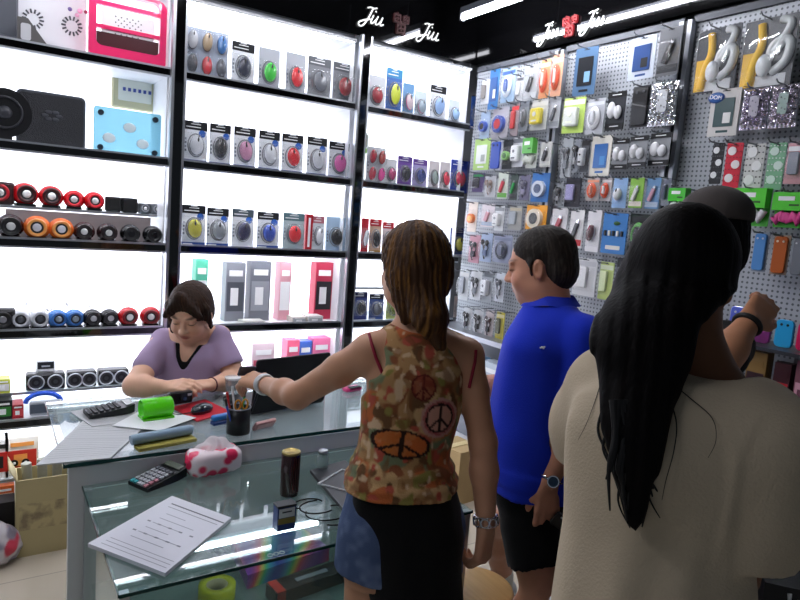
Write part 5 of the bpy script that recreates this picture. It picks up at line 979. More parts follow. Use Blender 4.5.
for a in [
 (482, 489, 80, 104, 'blank', '#dfe1e4', '#8b8580', 'narrow white pack with grey strip, top row, by the lit shelves'), (489, 499, 70, 109, 'window', '#3a78b8', '#2a5a9c', 'tall narrow blue pack, top row of the first hook panel'),
 (501, 516, 68, 102, 'cable', '#a9c4dc', '#e4ecf4', 'white and blue cable pack, top row of the first hook panel', '#4a6ab0'), (517, 523, 76, 101, 'blank', '#d4d6d8', '#e8e8e8', 'thin white dotted strip pack, top row of the first hook panel', '#6a6d74'),
 (524, 538, 66, 100, 'usb', '#b4b8bc', '#1a1a1e', 'grey pack with a short black adaptor, top row of the first hook panel', '#c8ccd0'), (540, 550, 60, 98, 'cable', '#e8a070', '#e4501c', 'orange cable pack, left one of the two in the top row', '#f0d0c0'),
 (552, 562, 55, 96, 'cable', '#e8b090', '#e4501c', 'orange cable pack, right one of the two beside the upright', '#f0d8cc'),
 (480, 490, 112, 139, 'disc', '#a0b4cc', '#2a50b0', 'blue lens pack in the second row, nearest the lit shelves', '#101014'), (492, 509, 108, 138, 'disc', '#b4b0b8', '#2a48a0', 'pack with round blue device and red base, second row', '#c01c24'),
 (511, 519, 104, 136, 'blank', '#9a8a8e', '#c42a2c', 'narrow red and grey pack, second row of the first hook panel', '#d44040'), (520, 529, 102, 131, 'cable', '#8b9096', '#55585e', 'grey cable pack left of the yellow sponge pack', '#7a7d84'),
 (531, 548, 100, 130, 'adapter', '#b4b6b4', '#d8c630', 'grey pack with a yellow block at its bottom, second row', '#c8c8c4'), (549, 560, 98, 128, 'usb', '#a9abb0', '#4a4d54', 'silver-grey pack next to the upright, second row', '#8b8e94'),
 (474, 490, 139, 170, 'window', '#b0d47a', '#e8ece8', 'light green and white framed pack, third row, by the lit shelves', '#a8b0a8'), (491, 502, 141, 170, 'case', '#c4c8d4', '#2a4cb0', 'blue case on a white card, third row', '#101430'),
 (503, 512, 140, 169, 'disc', '#26282c', '#8ac46a', 'black card with a pale green disc, third row', '#4a7a3a'), (513, 524, 137, 167, 'adapter', '#d8dade', '#eef0f2', 'white card with a white plug adapter, third row', '#7a7d86'),
 (526, 538, 138, 168, 'green', '#d8dcd4', '#5cb44a', 'small green-topped pack, third row of the first hook panel', '#d0d4c8'), (540, 552, 142, 167, 'usb', '#c0c0bc', '#2a2d34', 'pale pack with dark connectors, third row, beside the upright', '#d8d8d0'),
 (473, 484, 173, 192, 'blank', '#5a4a78', '#22222a', 'small purple and black pack at the lit shelf corner, fourth row', '#3a9a5a'), (485, 496, 176, 197, 'bud', '#ccced2', '#8a7468', 'white pack with brownish earbuds, fourth row', '#b0a8a4'),
 (498, 508, 172, 199, 'usb', '#d8e0d4', '#d8404c', 'white and green pack with a red stick, fourth row', '#6ab44a'), (510, 518, 174, 200, 'usb', '#3c4a44', '#1fa04a', 'dark pack with a bright green stick, fourth row', '#26282c'),
 (520, 530, 175, 200, 'bud', '#7c7890', '#4a4660', 'purple-grey earphone pack, fourth row', '#9a96b0'), (532, 549, 173, 202, 'disc', '#3f78bc', '#d4dce8', 'bright blue pack with white contents beside the upright, fourth row', '#4a5a7a'),
 (468, 477, 202, 232, 'disc', '#e8dcd0', '#f08030', 'white pack with an orange disc over the lit shelf, fifth row', '#f4c060'), (482, 494, 204, 227, 'usb', '#e4dce0', '#d49aa4', 'white card with a pink tilted stick, fifth row', '#b4c4d8'),
 (495, 504, 206, 231, 'adapter', '#e8eaec', '#f4f4f4', 'tall white plug pack, fifth row', '#a4a8ae'), (509, 522, 206, 230, 'blank', '#b0b0ac', '#9ca4ac', 'plain grey pack with cream base, fifth row', '#c8bfa8'),
 (526, 547, 205, 230, 'disc', '#e8a030', '#e8dcc4', 'yellow-orange charger pack above the man\'s head, fifth row', '#1c1c20'),
 (469, 480, 235, 263, 'bud', '#c08a98', '#1c1a22', 'pink pack with black earbuds, sixth row', '#3a3440'), (481, 492, 233, 262, 'bud', '#a4b4d0', '#1a1c24', 'blue-white pack with black earbuds, sixth row', '#5a6a8c'), (494, 511, 235, 263, 'cable', '#9aa0b8', '#3c4050', 'blue-grey cable pack left of the man\'s forehead', '#8890a8'),
 (459, 469, 270, 300, 'blank', '#c4c8cc', '#8a8e96', 'pale grey pack behind, seventh row, near the brown hair', '#d8d8d8'), (471, 481, 270, 300, 'bud', '#d0d2d6', '#2a2c32', 'white pack with black earbuds, seventh row', '#8a8e96'), (483, 493, 271, 301, 'adapter', '#a9adb4', '#dadce0', 'grey pack with a white plug, seventh row, left of the man\'s face', '#6a6e76'), (495, 505, 272, 302, 'bud', '#c8ccd4', '#4a4e58', 'pale pack touching the man\'s nose, seventh row', '#9ca0a8'),
 (463, 472, 306, 332, 'bud', '#b9bcc0', '#121216', 'black earbud pack, eighth row, leftmost', '#2a2a30'), (474, 483, 308, 335, 'bud', '#c4c6ca', '#0e0e12', 'black earbud pack, eighth row, middle', '#1a1a20'), (485, 494, 310, 338, 'bud', '#b4a8a8', '#3a2026', 'dark maroon earbud pack, eighth row, by the blue polo', '#1a1a20'), (496, 504, 312, 340, 'blank', '#c4b84a', '#5a5a3c', 'yellowish pack against the blue polo collar, eighth row', '#d8d0a0'),
 (575, 596, 48, 95, 'window', '#4a6a8c', '#16181e', 'dark blue pack with black photo, top left of the second hook panel', '#7aa4c4'), (629, 656, 37, 79, 'window', '#c4ccd8', '#2c4c86', 'white and blue card with a black base, top row, second hook panel', '#14161a'),
 (658, 681, 28, 75, 'usb', '#6a6c70', '#141418', 'clear bag with a black gadget under the header, second hook panel', '#2a2c30'),
 (564, 584, 98, 133, 'adapter', '#c0dc6c', '#e8ece4', 'lime green card with a white plug, second row', '#f0f4e0'), (586, 605, 99, 134, 'cable', '#b4b6bc', '#ececee', 'clear bag with a coiled white cable, second row', '#d4d6da'), (607, 625, 92, 130, 'band', '#2c2e34', '#e4e4e6', 'black card with white earphone pieces, second row', '#ffffff'),
 (631, 651, 86, 127, 'case', '#3c3e44', '#0c0c0e', 'black wedge-shaped case, second row of the second hook panel', '#3a3a40'), (650, 677, 82, 126, 'foil', '#dcdee2', '#5a5c60', 'bright silver foil bag beside the tall upright', '#c4c6ca'),
 (562, 572, 137, 178, 'bud', '#b0b4b8', '#4c5058', 'long grey dotted earphone strip, third row', '#8a8e94'), (574, 580, 138, 172, 'bud', '#8a8e96', '#1a1a1e', 'thin grey strip pack, third row, second from upright', '#b4b4b8'), (581, 589, 139, 172, 'adapter', '#4c4e54', '#d8dadc', 'black pack with a white bulb shape, third row', '#1a1a1c'), (590, 612, 136, 176, 'window', '#d4d0c4', '#1f62a8', 'cream tablet film pack with a blue screen, third row', '#4a8ac4'),
 (613, 628, 139, 170, 'band', '#8a8c90', '#dcdcde', 'black-banded white plug pack, left of three, third row', '#ffffff'), (629, 648, 136, 168, 'band', '#8a8c90', '#d0d0d2', 'black-banded white plug pack, middle of three, third row', '#ffffff'), (649, 671, 133, 166, 'band', '#8a8c90', '#dcdcde', 'black-banded white plug pack, right of three, third row', '#ffffff'),
 (556, 563, 183, 206, 'bud', '#8c9094', '#202226', 'narrow grey pack by the upright, fourth row', '#b0b0b4'), (565, 581, 178, 207, 'blank', '#2c2a34', '#9a94c4', 'black bottle-shaped pack with a lilac label, fourth row', '#1a1820'), (587, 599, 178, 201, 'cable', '#b8b0ac', '#e8602c', 'orange cable pack, left of two, fourth row of the second panel', '#f0a080'), (601, 612, 178, 201, 'cable', '#c8c4c4', '#e8501c', 'orange and white cable pack, right of two, fourth row', '#f4f4f4'),
 (613, 627, 178, 208, 'mouse', '#8fb0d8', '#e8eaec', 'pale blue pack with a white gadget, fourth row', '#3a3d44'), (629, 644, 178, 208, 'usb', '#8cc04a', '#d4d6d0', 'green pack with a white stick, fourth row of the second panel', '#e8dcd0'), (646, 660, 178, 209, 'usb', '#7aa4d0', '#d8a4b4', 'sky blue pack with a pink stick, fourth row', '#c4d4e8'), (662, 671, 178, 206, 'blank', '#7c808c', '#4a5068', 'dark grey-blue pack by the tall upright, fourth row', '#6c7080'),
 (552, 567, 208, 238, 'usb', '#dcdadc', '#b02c3c', 'white pack with red accents, left of three above the man, fifth row', '#b02030'), (569, 584, 210, 248, 'usb', '#e0dede', '#33353c', 'white pack with red bar and black clip, middle of three, fifth row', '#c42a34'), (586, 601, 210, 252, 'mouse', '#e4e2e4', '#5a2c34', 'white pack with a maroon gadget, right of three, fifth row', '#d03a60'),
 (602, 627, 213, 254, 'row', '#3f80c4', '#1a1c22', 'blue card holding a row of five small usb drives', '#e8e4d8'), (629, 650, 214, 252, 'cable', '#26302a', '#4aa03a', 'black pack with a coiled green cable beside the black hair', '#2c2c30'),
 (573, 597, 258, 296, 'blank', '#d4d4d6', '#e4e4e4', 'white pack behind the man\'s head, lowest row', '#c4c4c8'), (599, 613, 262, 300, 'blank', '#cfe08c', '#e0ecb4', 'yellow-green pack right of the man\'s head, lowest row', '#e8f0d0'), (615, 630, 258, 298, 'bud', '#22242a', '#3a3d44', 'dark pack half hidden by the black hair, lowest row', '#55585e'),
 (694, 739, 28, 91, 'bag', '#f2bc00', '#d4d8da', 'clear headphone bag with yellow band, left of two'), (741, 795, 18, 87, 'bag', '#f6c400', '#dfe4e4', 'clear headphone bag with yellow band, right of two'),
 (710, 739, 89, 136, 'window', '#d0ccc8', '#2c4a4c', 'white hang card with a blue oval badge above a small picture', '#e0e0dc'), (742, 769, 89, 130, 'foil', '#c4bccc', '#6a6474', 'crumpled silver foil bag below the headphone bags, left', '#a8a4b0'), (770, 799, 85, 128, 'foil', '#ccc4d0', '#6a6474', 'crumpled silver foil bag below the headphone bags, right', '#8fa49c'),
 (711, 723, 143, 184, 'dots', '#1e1e22', '#4a4a50', 'black case strip with white circles', '#e0e0e0'), (725, 741, 143, 188, 'dots', '#d41c38', '#a01428', 'red case strip with white circles', '#e8e0e0'), (744, 764, 144, 190, 'dots', '#c4c4c0', '#2a2c30', 'white case strip with black dots', '#dadad8'), (767, 784, 143, 190, 'dots', '#7cb48c', '#e0ece4', 'pale green case strip with white circles', '#d4e8dc'), (786, 808, 143, 184, 'blank', '#d8a0a8', '#8a8f9c', 'pink-topped pack with a white swoosh at the right edge', '#f4f4f4'),
 (672, 690, 188, 214, 'green', '#3a9a2c', '#44c42c', 'green cable box mostly hidden behind the grey cap', '#d8dcd8'), (734, 771, 188, 226, 'green', '#4ab43a', '#55d034', 'large green cable box right of the grey cap', '#dcd8dc'), (775, 808, 192, 228, 'green', '#4ab43a', '#55d034', 'large green cable box with pink cable at the right edge', '#e04c94'),
 (753, 768, 232, 272, 'case', '#8a94a0', '#4a86c4', 'blue phone case in the row below the green boxes', '#c4c8cc'), (772, 789, 235, 275, 'case', '#a08a78', '#b4581c', 'brown-orange phone case in the row below the green boxes', '#e0d4c0'), (792, 806, 237, 277, 'case', '#a4a8b0', '#70747c', 'grey phone case at the right edge, below the green boxes', '#c4c8cc'),
]:
    hang(*a)
t = [o for o in bpy.data.objects if 'blue oval badge' in str(o.get('label', ''))][0]
s = MB(); s.ell((.035, -.006, -.035), (.036, .003, .023), M('#1f4a8c', .35), 24, 10); s.ell((.035, -.0075, -.035), (.031, .003, .018), M('#2c5ea6', .35), 24, 10)
bd = s.build('oval_badge', t, (-.075, 0, 0))
fc_ = bpy.data.curves.new('badge_lettering', 'FONT'); fc_.body = 'DOM'; fc_.size = .024; fc_.extrude = .0008; fc_.align_x = 'CENTER'; fc_.align_y = 'CENTER'; fc_.materials.append(WHITE)
f0 = bpy.data.objects.new('lettering_source', fc_); COL.objects.link(f0); bpy.context.view_layer.update()
fm_ = bpy.data.meshes.new_from_object(f0.evaluated_get(bpy.context.evaluated_depsgraph_get())); bpy.data.objects.remove(f0)
fo = bpy.data.objects.new('badge_lettering', fm_); COL.objects.link(fo); fo.parent = bd; fo.location = (.035, -.0115, -.035); fo.rotation_euler = (PI/2, .15, 0)
# phone cases standing on the ledge at the right
def ledge(x0, x1, yb, yt, X, c, c2, label, kind='case'):
    a, b = at(x0, yb, 0, X), at(x1, yb, 0, X); tp = at((x0+x1)/2, yt, 0, X); w = abs(a.y-b.y); zb = (a.z+b.z)/2; h = tp.z-zb
    return X, (a.y+b.y)/2, zb, w, h
zl = at(775, 345, 0, 2.60).z
s = MB(); s.box((0, 0, 0), (.22, 1.2, .014), M('#33353a', .4)); s.box((.05, 0, -.28), (.30, 1.2, .014), M('#33353a', .4)); [s.box((.10, y, -.25), (.01, .02, .5), ALUD) for y in (-.58, 0, .58)]; tag(s.build('ledge_shelf', None, (2.60, 1.20, zl-.009)), 'dark ledge shelf of phone cases behind the reaching arm', 'shelf')
for x0, x1, yb, yt, c, c2, lab, fl in ((773, 793, 344, 316, '#2aa8e0', '#16242c', 'bright blue phone case with two dark eyes on the dark ledge', 0), (795, 815, 347, 318, '#e01c5c', '#f4c4d4', 'crimson pink phone case at the right edge on the dark ledge', 0), (745, 771, 340, 312, '#7a2c6a', '#c48ab4', 'purple phone case behind the wristband', 0), (727, 744, 338, 306, '#5a6ad0', '#c4c8d8', 'violet-blue phone case under the raised wrist', 0)):
    X, y, zb, w, h = ledge(x0, x1, yb, yt, 2.58, c, c2, lab); t = thing('phone_case', lab, 'phone case', (2.58, y, zl), -PI/2, 'phone cases on the dark ledge'); s = MB(); s.slab((0, 0, h/2), (w*.92, .016, h), .018, M(c, .3, coat=.4)); s.build('case_shell', t); s = MB(); [s.cyl((q*w*.16, -.008, h*.82), (q*w*.16, -.0095, h*.82), w*.07, M(c2, .4), n=14) for q in (-1, 1)]; s.build('eyes', t)
for x0, x1, yb, yt, c, c2, lab in ((749, 771, 364, 322, '#8a6a34', '#3a2026', 'wood-framed dark red box below the wristband'), (722, 741, 362, 322, '#6a6e78', '#2a3a6a', 'silver-edged dark folder left of the wood-framed box'), (773, 792, 392, 362, '#3a1016', '#c42a34', 'dark case with a red emblem under the blue phone case'), (795, 815, 392, 360, '#7c4a58', '#d8a0b0', 'dusty pink pack at the right edge, lower ledge')):
    X, y, zb, w, h = ledge(x0, x1, yb, yt, 2.56, c, c2, lab); z2 = zl-.28; h = max(.12, at((x0+x1)/2, yt, 0, 2.56).z-z2); carton((2.56, y, z2), w*.9, min(h, .25), .05, lab, 'packs on the lower ledge', c, c2, c, -PI/2)
# posters of boxes on the base shelf below the hook panels
for k, (y, c, c2, nm) in enumerate(((3.18, '#b4c8e0', '#3a6ab4', 'pale blue box on the base shelf, nearest the lit shelves'), (2.98, '#8ab0d4', '#e4ecf4', 'sky blue box on the base shelf between the two shoppers'), (2.78, '#c8d4e0', '#2a5aa0', 'white-blue box on the base shelf against the blue polo'))):
    carton((2.57, y, .611), .17, .26, .10, nm, 'boxes on the base shelf', c, c2, '#f4f8fc', -PI/2)
a = at(455, 470, 2, .0); t = thing('cardboard_box', 'tan cardboard carton glimpsed between the floral top and the arm', 'cardboard box', (2.45, 2.92, 0), .1); s = MB(); s.box((0, 0, .165), (.20, .24, .33), M('#b59a6c', .7, vary=.08, bscale=8)); s.build('carton', t); s = MB(); s.box((0, 0, .3315), (.20, .05, .003), M('#d4c08c', .3)); s.build('tape', t)
# ------------------------------------------------------------------ the counter
ZU, ZL = .81, .73
LAM = M('#dcdedf', .4); LAMG = M('#a4a7aa', .45)
t = thing('desk_counter', 'white service desk with a pale glass top where the clerk sits', 'counter', (.98, 2.57, 0))
L = lambda x, y, z: (x-.98, y-2.57, z)
s = MB(); s.box(L(.975, 2.235, .395), (1.49, .03, .79), LAM); s.build('front_panel', t)
for x in (1.705,): s = MB(); s.box(L(x, 2.58, .395), (.03, .66, .79), LAM); s.build('side_panel', t)
s = MB(); s.box(L(.985, 2.58, .775), (1.47, .68, .020), M('#dfe4e8', .35)); s.build('top_board', t)
s = MB(); s.cyl(L(.285, 2.30, 0), L(.285, 2.30, .765), .018, ALU, n=14); s.build('leg', t)
s = MB(); s.box(L(.975, 2.57, ZU-.007), (1.52, .72, .012), clear('#cfdadb', .24, .03)); s.box(L(.975, 2.2095, ZU-.007), (1.52, .003, .013), GLEDGE); s.box(L(.2145, 2.57, ZU-.007), (.003, .72, .013), GLEDGE); s.build('glass_top', t)
t = thing('glass_showcase', 'low glass showcase in front of the desk, goods seen through its top', 'display case', (.83, 1.85, 0))
L = lambda x, y, z: (x-.83, y-1.85, z)
X0, X1, Y0, Y1 = .27, 1.37, 1.53, 2.205
s = MB(); s.box(L((X0+X1)/2, (Y0+Y1)/2, ZL-.004), (X1-X0, Y1-Y0, .008), clear('#d0e4e0', .06, .02)); s.box(L((X0+X1)/2, Y0-.0015, ZL-.004), (X1-X0, .003, .009), GLEDGE); s.box(L(X0-.0015, (Y0+Y1)/2, ZL-.004), (.003, Y1-Y0, .009), GLEDGE); s.build('glass_top', t)
s = MB(); s.box(L((X0+X1)/2, Y0+.012, .42), (X1-X0-.04, .005, .60), clear('#d4e6e2', .08, .02)); s.build('front_glass', t)
for x in (X0+.006, X1-.006): s = MB(); s.box(L(x, (Y0+Y1)/2, .42), (.005, Y1-Y0-.04, .60), clear('#d4e6e2', .08, .02)); s.build('side_glass', t)
for x in (X0+.014, X1-.014):
    for y in (Y0+.016, Y1-.02): s = MB(); s.box(L(x, y, .365), (.022, .022, .72), ALU); s.build('corner_post', t)
s = MB(); s.box(L((X0+X1)/2, (Y0+Y1)/2, .42), (X1-X0-.04, Y1-Y0-.16, .006), clear('#c4dcd8', .14, .02)); s.box(L((X0+X1)/2, Y0+.078, .42), (X1-X0-.04, .003, .007), GLEDGE); s.build('glass_shelf', t)
s = MB(); s.box(L((X0+X1)/2, (Y0+Y1)/2, .09), (X1-X0, Y1-Y0, .06), LAM); s.box(L((X0+X1)/2, (Y0+Y1)/2, .03), (X1-X0-.06, Y1-Y0-.06, .06), BLACK); s.build('base', t)
s = MB(); s.box(L((X0+X1)/2, Y1-.008, .42), (X1-X0-.05, .008, .60), M('#c8cccc', .35)); s.build('back_panel', t)
t2 = thing('showcase_fill_tube', 'thin lit tube added inside the glass showcase to brighten its goods', 'lamp', (0, 0, 0)); a, b = at(192, 553, 2, .66), at(316, 521, 2, .66); yy = (a.y+b.y)/2  # lit tube added to brighten the inside, placed where a reflection shows
s = MB(); s.cyl((a.x, yy, .66), (b.x, yy, .66), .0065, M('#f4f6ff', .4, emit=9), n=12); s.build('tube', t2); s = MB(); s.box(((a.x+b.x)/2, yy+.014, .668), (b.x-a.x+.03, .016, .014), ALU); s.build('housing', t2)
# ---- things on the desk
def flat(pxs, z, th, m, name, label, cat, group=None, lines=None, sub=None):
    P = [at(x, y, 2, z) for x, y in pxs]; c = sum(P, Vector())/len(P); n = len(P); s = MB()
    vs = [(p.x-c.x, p.y-c.y, 0) for p in P]+[(p.x-c.x, p.y-c.y, th) for p in P]
    # keep winding upward
    ar = sum(vs[i][0]*vs[(i+1) % n][1]-vs[(i+1) % n][0]*vs[i][1] for i in range(n)); o = list(range(n)) if ar > 0 else list(reversed(range(n)))
    s.add(vs, [tuple(n+i for i in o), tuple(reversed(o))]+[(o[i], o[(i+1) % n], n+o[(i+1) % n], n+o[i]) for i in range(n)], m)
    t = thing(name, label, cat, (c.x, c.y, z), 0, group); s.build(sub or 'sheet', t)
    if lines:
        q = MB(); A, B_, C_, D = [Vector((v[0], v[1], th+.0006)) for v in vs[:4]]
        for (v, u0, u1, tk) in lines:
            pa = (A.lerp(B_, u0)).lerp(D.lerp(C_, u0), v); pb = (A.lerp(B_, u1)).lerp(D.lerp(C_, u1), v); d = (D-A).normalized()*tk/2
            q.add([pa-d, pb-d, pb+d, pa+d], [(0, 1, 2, 3)], M('#7a7d84', .6) if tk < .005 else M('#55585f', .6))
        q.build('printing', t)
    return t
PAP = M('#dcdcdf', .7)
ln = [(.05+.06*k, .05, .95, .0016) for k in range(15)]
flat([(86, 419), (148, 424), (110, 459), (36, 466)], ZU, .004, M('#c6c8ca', .7), 'price_list', 'large printed price sheet spread over the left end of the desk', 'paper', None, [(.05+.045*k, .04, .96, .003 if k % 5 == 0 else .0015) for k in range(20)])
flat([(70, 412), (122, 405), (150, 420), (92, 427)], ZU+.0042, .003, M('#b9bbbd', .7), 'price_list', 'second printed sheet under the black calculator', 'paper', None, ln)
flat([(112, 426), (148, 407), (196, 418), (160, 431)], ZU+.0075, .002, M('#e2e4e6', .6), 'paper_sheet', 'blank white sheet under the green cup', 'paper')
flat([(172, 408), (197, 422), (230, 412), (205, 400)], ZU, .004, M('#c0182c', .7), 'mouse_mat', 'red mouse mat beside the clerk\'s hands', 'mouse mat', None, None, 'mat')
def put(px, py, z): return at(px, py, 2, z)
q = put(202, 412, ZU+.004); t = thing('computer_mouse', 'shiny dark computer mouse on the red mat', 'mouse', tuple(q), .5); s = MB(); s.ell((0, 0, .012), (.055, .033, .026), M('#151a26', .15, coat=.6), 20, 12); s.build('shell', t); s = MB(); s.ell((-.03, 0, .034), (.010, .004, .006), M('#55585f', .4)); s.build('scroll_wheel', t); s = MB(); s.tube([(-.05, 0, .012), (-.10, .03, .006), (-.12, .12, .006), (-.05, .16, .006)], .0022, BLACK, 6); s.build('cable', t)
def calculator(loc, rzv, label, L_=.15, W_=.20, dark=False):
    t = thing('calculator', label, 'calculator', loc, (0, 0, rzv), 'black desk calculators'); s = MB(); bd = M('#17181b', .35)
    s.prism([(-L_/2, 0), (L_/2*.5, 0), (L_/2, .006), (L_/2, .040), (L_/2*.62, .030), (-L_/2, .012)], -W_/2*.62, W_/2*.62, bd); s.build('body', t)
    sl = math.atan2(.018, L_*.81); X = Matrix.Translation((-L_*.10, 0, .0225)) @ Matrix.Rotation(-sl, 4, 'Y'); cols = [M('#2c2e34', .5)]*4 if dark else [M('#aeb2b8', .5), M('#3aa0a8', .5), M('#b87a86', .5), M('#6b6f76', .5)]
    for i in range(6):
        for j in range(5):
            q = MB(); q.box((-L_*.36+i*L_*.125, (j-2)*W_*.105, .003), (L_*.085, W_*.075, .006), cols[1] if (i == 0 and j > 2) else cols[2] if (j == 0 and i < 3) else cols[3] if i == 5 else cols[0], X); q.build('key', t)
    q = MB(); X2 = Matrix.Translation((L_*.405, 0, .0375)) @ Matrix.Rotation(-.20, 4, 'Y'); q.box((0, 0, 0), (L_*.16, W_*.5, .003), M('#6a7268', .15), X2); q.build('display', t); return t
calculator(tuple(put(109, 413, ZU+.009)), .12, 'black calculator with dark keys on the papers in front of the clerk', .17, .15, True)
calculator(tuple(put(158, 481, ZL)), .80-.35, 'black calculator with pale keys, lying on the glass showcase', .16, .16)
# green cup, pen cup, glass, stapler, pad, folder
q = put(156, 417, ZU+.0095); t = thing('tape_dispenser', 'translucent bright green plastic tape holder on the white sheet', 'tape holder', tuple(q), .1); GRN = clear('#6cf01c', .62, .1)
s = MB(); Xc = Matrix.Translation((0, 0, .04)) @ Matrix.Rotation(PI/2, 4, 'Y'); s.lathe([(.036, -.06), (.040, -.055), (.040, .055), (.036, .06), (.028, .058), (.028, -.058), (.036, -.06)], GRN, 32, Xc); s.box((0, -.002, .004), (.12, .075, .008), GRN); s.build('shell', t)
s = MB(); s.lathe([(.0275, -.04), (.0275, .04), (.012, .04), (.012, -.04), (.0275, -.04)], M('#a8f050', .4), 28, Xc); s.build('tape_roll', t)
q = put(238, 432, ZU); t = thing('pen_cup', 'black mesh pen cup full of pens and scissors at the desk edge', 'pen holder', tuple(q)); s = MB(); s.lathe([(.0001, .003), (.043, .003), (.045, 0), (.045, .10), (.043, .10), (.042, .004)], M('#101013', .35), 28); s.tube([(.045*math.cos(a), .045*math.sin(a), .10) for a in np.linspace(0, 2*PI, 24, endpoint=False)], .003, ALUD, 6, True); s.build('cup', t)
for k in range(16): pass
for k, (x, y, dx, dy, h, c) in enumerate(((-.015, .0, -.03, 0, .155, '#c42028'), (.01, .01, .02, .02, .15, '#1a9a50'), (.02, -.01, .035, -.01, .145, '#1c1c22'), (-.02, -.01, -.04, -.02, .14, '#2a50c0'), (0, .02, -.01, .03, .16, '#e0e0e0'))):
    o = thing('pen', ['red', 'green', 'black', 'blue', 'white'][k]+' pen standing in the black pen cup', 'pen', tuple(q), 0, 'pens in the black cup'); s = MB(); s.cyl((x, y, .006), (x+dx, y+dy, h-.02), .004, M(c, .35), n=10); s.build('barrel', o); s = MB(); a = Vector((x, y, .006)).lerp(Vector((x+dx, y+dy, h-.02)), 1); s.cyl(a, a+Vector((dx, dy, h)).normalized()*.03, .0048, M('#18181c' if k % 2 else c, .3), n=10); s.build('pen_cap', o)
o = thing('scissors', 'orange-handled scissors standing in the black pen cup', 'scissors', tuple(q)); s = MB(); s.box((.002, -.018, .05), (.014, .002, .09), CHROME); s.build('blades', o)
for sx in (-1, 1): s = MB(); s.tube([(.002+sx*.014+.011*math.cos(a), -.018, .115+.019*math.sin(a)) for a in np.linspace(0, 2*PI, 18, endpoint=False)], .0035, M('#d89018', .4), 6, True); s.build('handle', o)
q = put(232, 398, ZU); t = thing('drinking_glass', 'clear plastic cup standing behind the pen cup', 'cup', tuple(q)); s = MB(); s.lathe([(.0001, .003), (.026, .003), (.036, .095), (.037, .097), (.034, .095), (.024, .006)], clear('#eef4f6', .22, .05), 28); s.build('cup', t); s = MB(); s.lathe([(.0001, .088), (.033, .088), (.035, .092), (.036, .098), (.034, .10), (.0001, .100)], clear('#ffffff', .55, .1), 28); s.build('lid', t)
q = put(221, 424, ZU); t = thing('stapler', 'blue stapler lying left of the pen cup', 'stapler', tuple(q), .25); s = MB(); s.slab((0, 0, .010), (.085, .030, .018), .008, M('#1a3a7a', .3)); s.build('base', t); s = MB(); s.slab((.002, 0, .030), (.088, .026, .022), .010, M('#2a78c0', .3)); s.build('arm', t)
q = put(262, 428, ZU); t = thing('pink_pad', 'dusty pink slab leaning right of the pen cup', 'pad', (q.x, q.y, q.z+.001), (0, 0, .30)); s = MB(); X = Matrix.Rotation(.62, 4, 'X'); s.slab((0, 0, .022), (.10, .014, .042), .006, M('#c99a98', .5), X); s.build('slab', t); s = MB(); s.box((0, -.009, .022), (.08, .002, .026), M('#d8b4ae', .5), X); s.build('face', t)
q = put(163, 445, ZU); t = thing('blue_pouch', 'long pale blue pouch lying at the desk\'s front edge', 'pouch', (q.x, q.y+.02, q.z+.012), .18); s = MB(); s.tube([(-.11, 0, .018), (-.10, 0, .020), (.10, 0, .020), (.11, 0, .018)], .022, M('#8aa4b8', .4), 12, flat=.8); s.build('pouch', t)
t = thing('yellow_strip_pad', 'olive-yellow narrow pad under the blue pouch', 'pad', (q.x+.01, q.y, q.z), .18); s = MB(); s.box((0, 0, .006), (.21, .05, .011), M('#a49a4c', .5)); s.build('pad', t)
q = at(178, 393, 2, .88); t = thing('compact_camera', 'black compact camera held in the clerk\'s fingertips', 'camera', (q.x+.006, q.y-.006, q.z-.018), .15); s = MB(); s.slab((0, 0, 0), (.105, .026, .052), .008, M('#111115', .3)); s.build('body', t); s = MB(); s.cyl((.012, -.012, 0), (.012, -.026, 0), .017, M('#2a2a30', .25), n=20); s.cyl((.012, -.026, 0), (.012, -.027, 0), .008, M('#3a4a6a', .1), n=16); s.build('lens', t); s = MB(); s.box((.037, -.014, .012), (.016, .002, .009), M('#c4c8d0', .3)); s.build('flash', t)
# laptop: lid back towards us
a, b = put(253, 417, ZU), put(326, 404, ZU); w = (b-a).length; an = math.atan2(b.y-a.y, b.x-a.x); topz = .235
t = thing('laptop', 'open black laptop seen from behind, its lid towards the shoppers', 'laptop', ((a.x+b.x)/2, (a.y+b.y)/2, ZU), an); s = MB(); LB = M('#0b0b0d', .45); X = Matrix.Translation((0, .02, .012)) @ Matrix.Rotation(.12, 4, 'X'); s.slab((0, 0, topz/2), (w, .010, topz), .012, LB, X); s.build('lid', t)
s = MB(); s.box((0, .002, topz/2), (w*.92, .012, topz*.86), M('#2a3440', .2), X @ Matrix.Translation((0, .0, 0))) if False else s.box((0, .0065, topz/2), (w*.92, .002, topz*.84), M('#22304a', .2), X); s.build('screen', t); s = MB(); s.box((0, .145, .011), (w, .23, .020), LB); s.build('base', t); s = MB(); s.box((0, .15, .0218), (w*.88, .12, .002), M('#2a2b30', .5)); s.build('keyboard', t)
d = (ad(247, 371, 2.09)); t = thing('phone', 'dark glossy card held out in the floral-top woman\'s fingers', 'phone', tuple(d), (.35, .1, .2)); s = MB(); s.slab((0, 0, 0), (.062, .006, .034), .004, M('#3c4658', .15, coat=.6)); s.build('body', t)
q = put(352, 391, ZU); t = thing('pink_phone', 'small pink phone lying behind the outstretched arm', 'phone', tuple(q), .2); s = MB(); s.slab((0, 0, .012), (.10, .05, .022), .01, M('#d8407c', .3)); s.build('body', t); s = MB(); s.box((0, -.02, .026), (.07, .03, .003), M('#1a1a1e', .2)); s.build('screen', t)
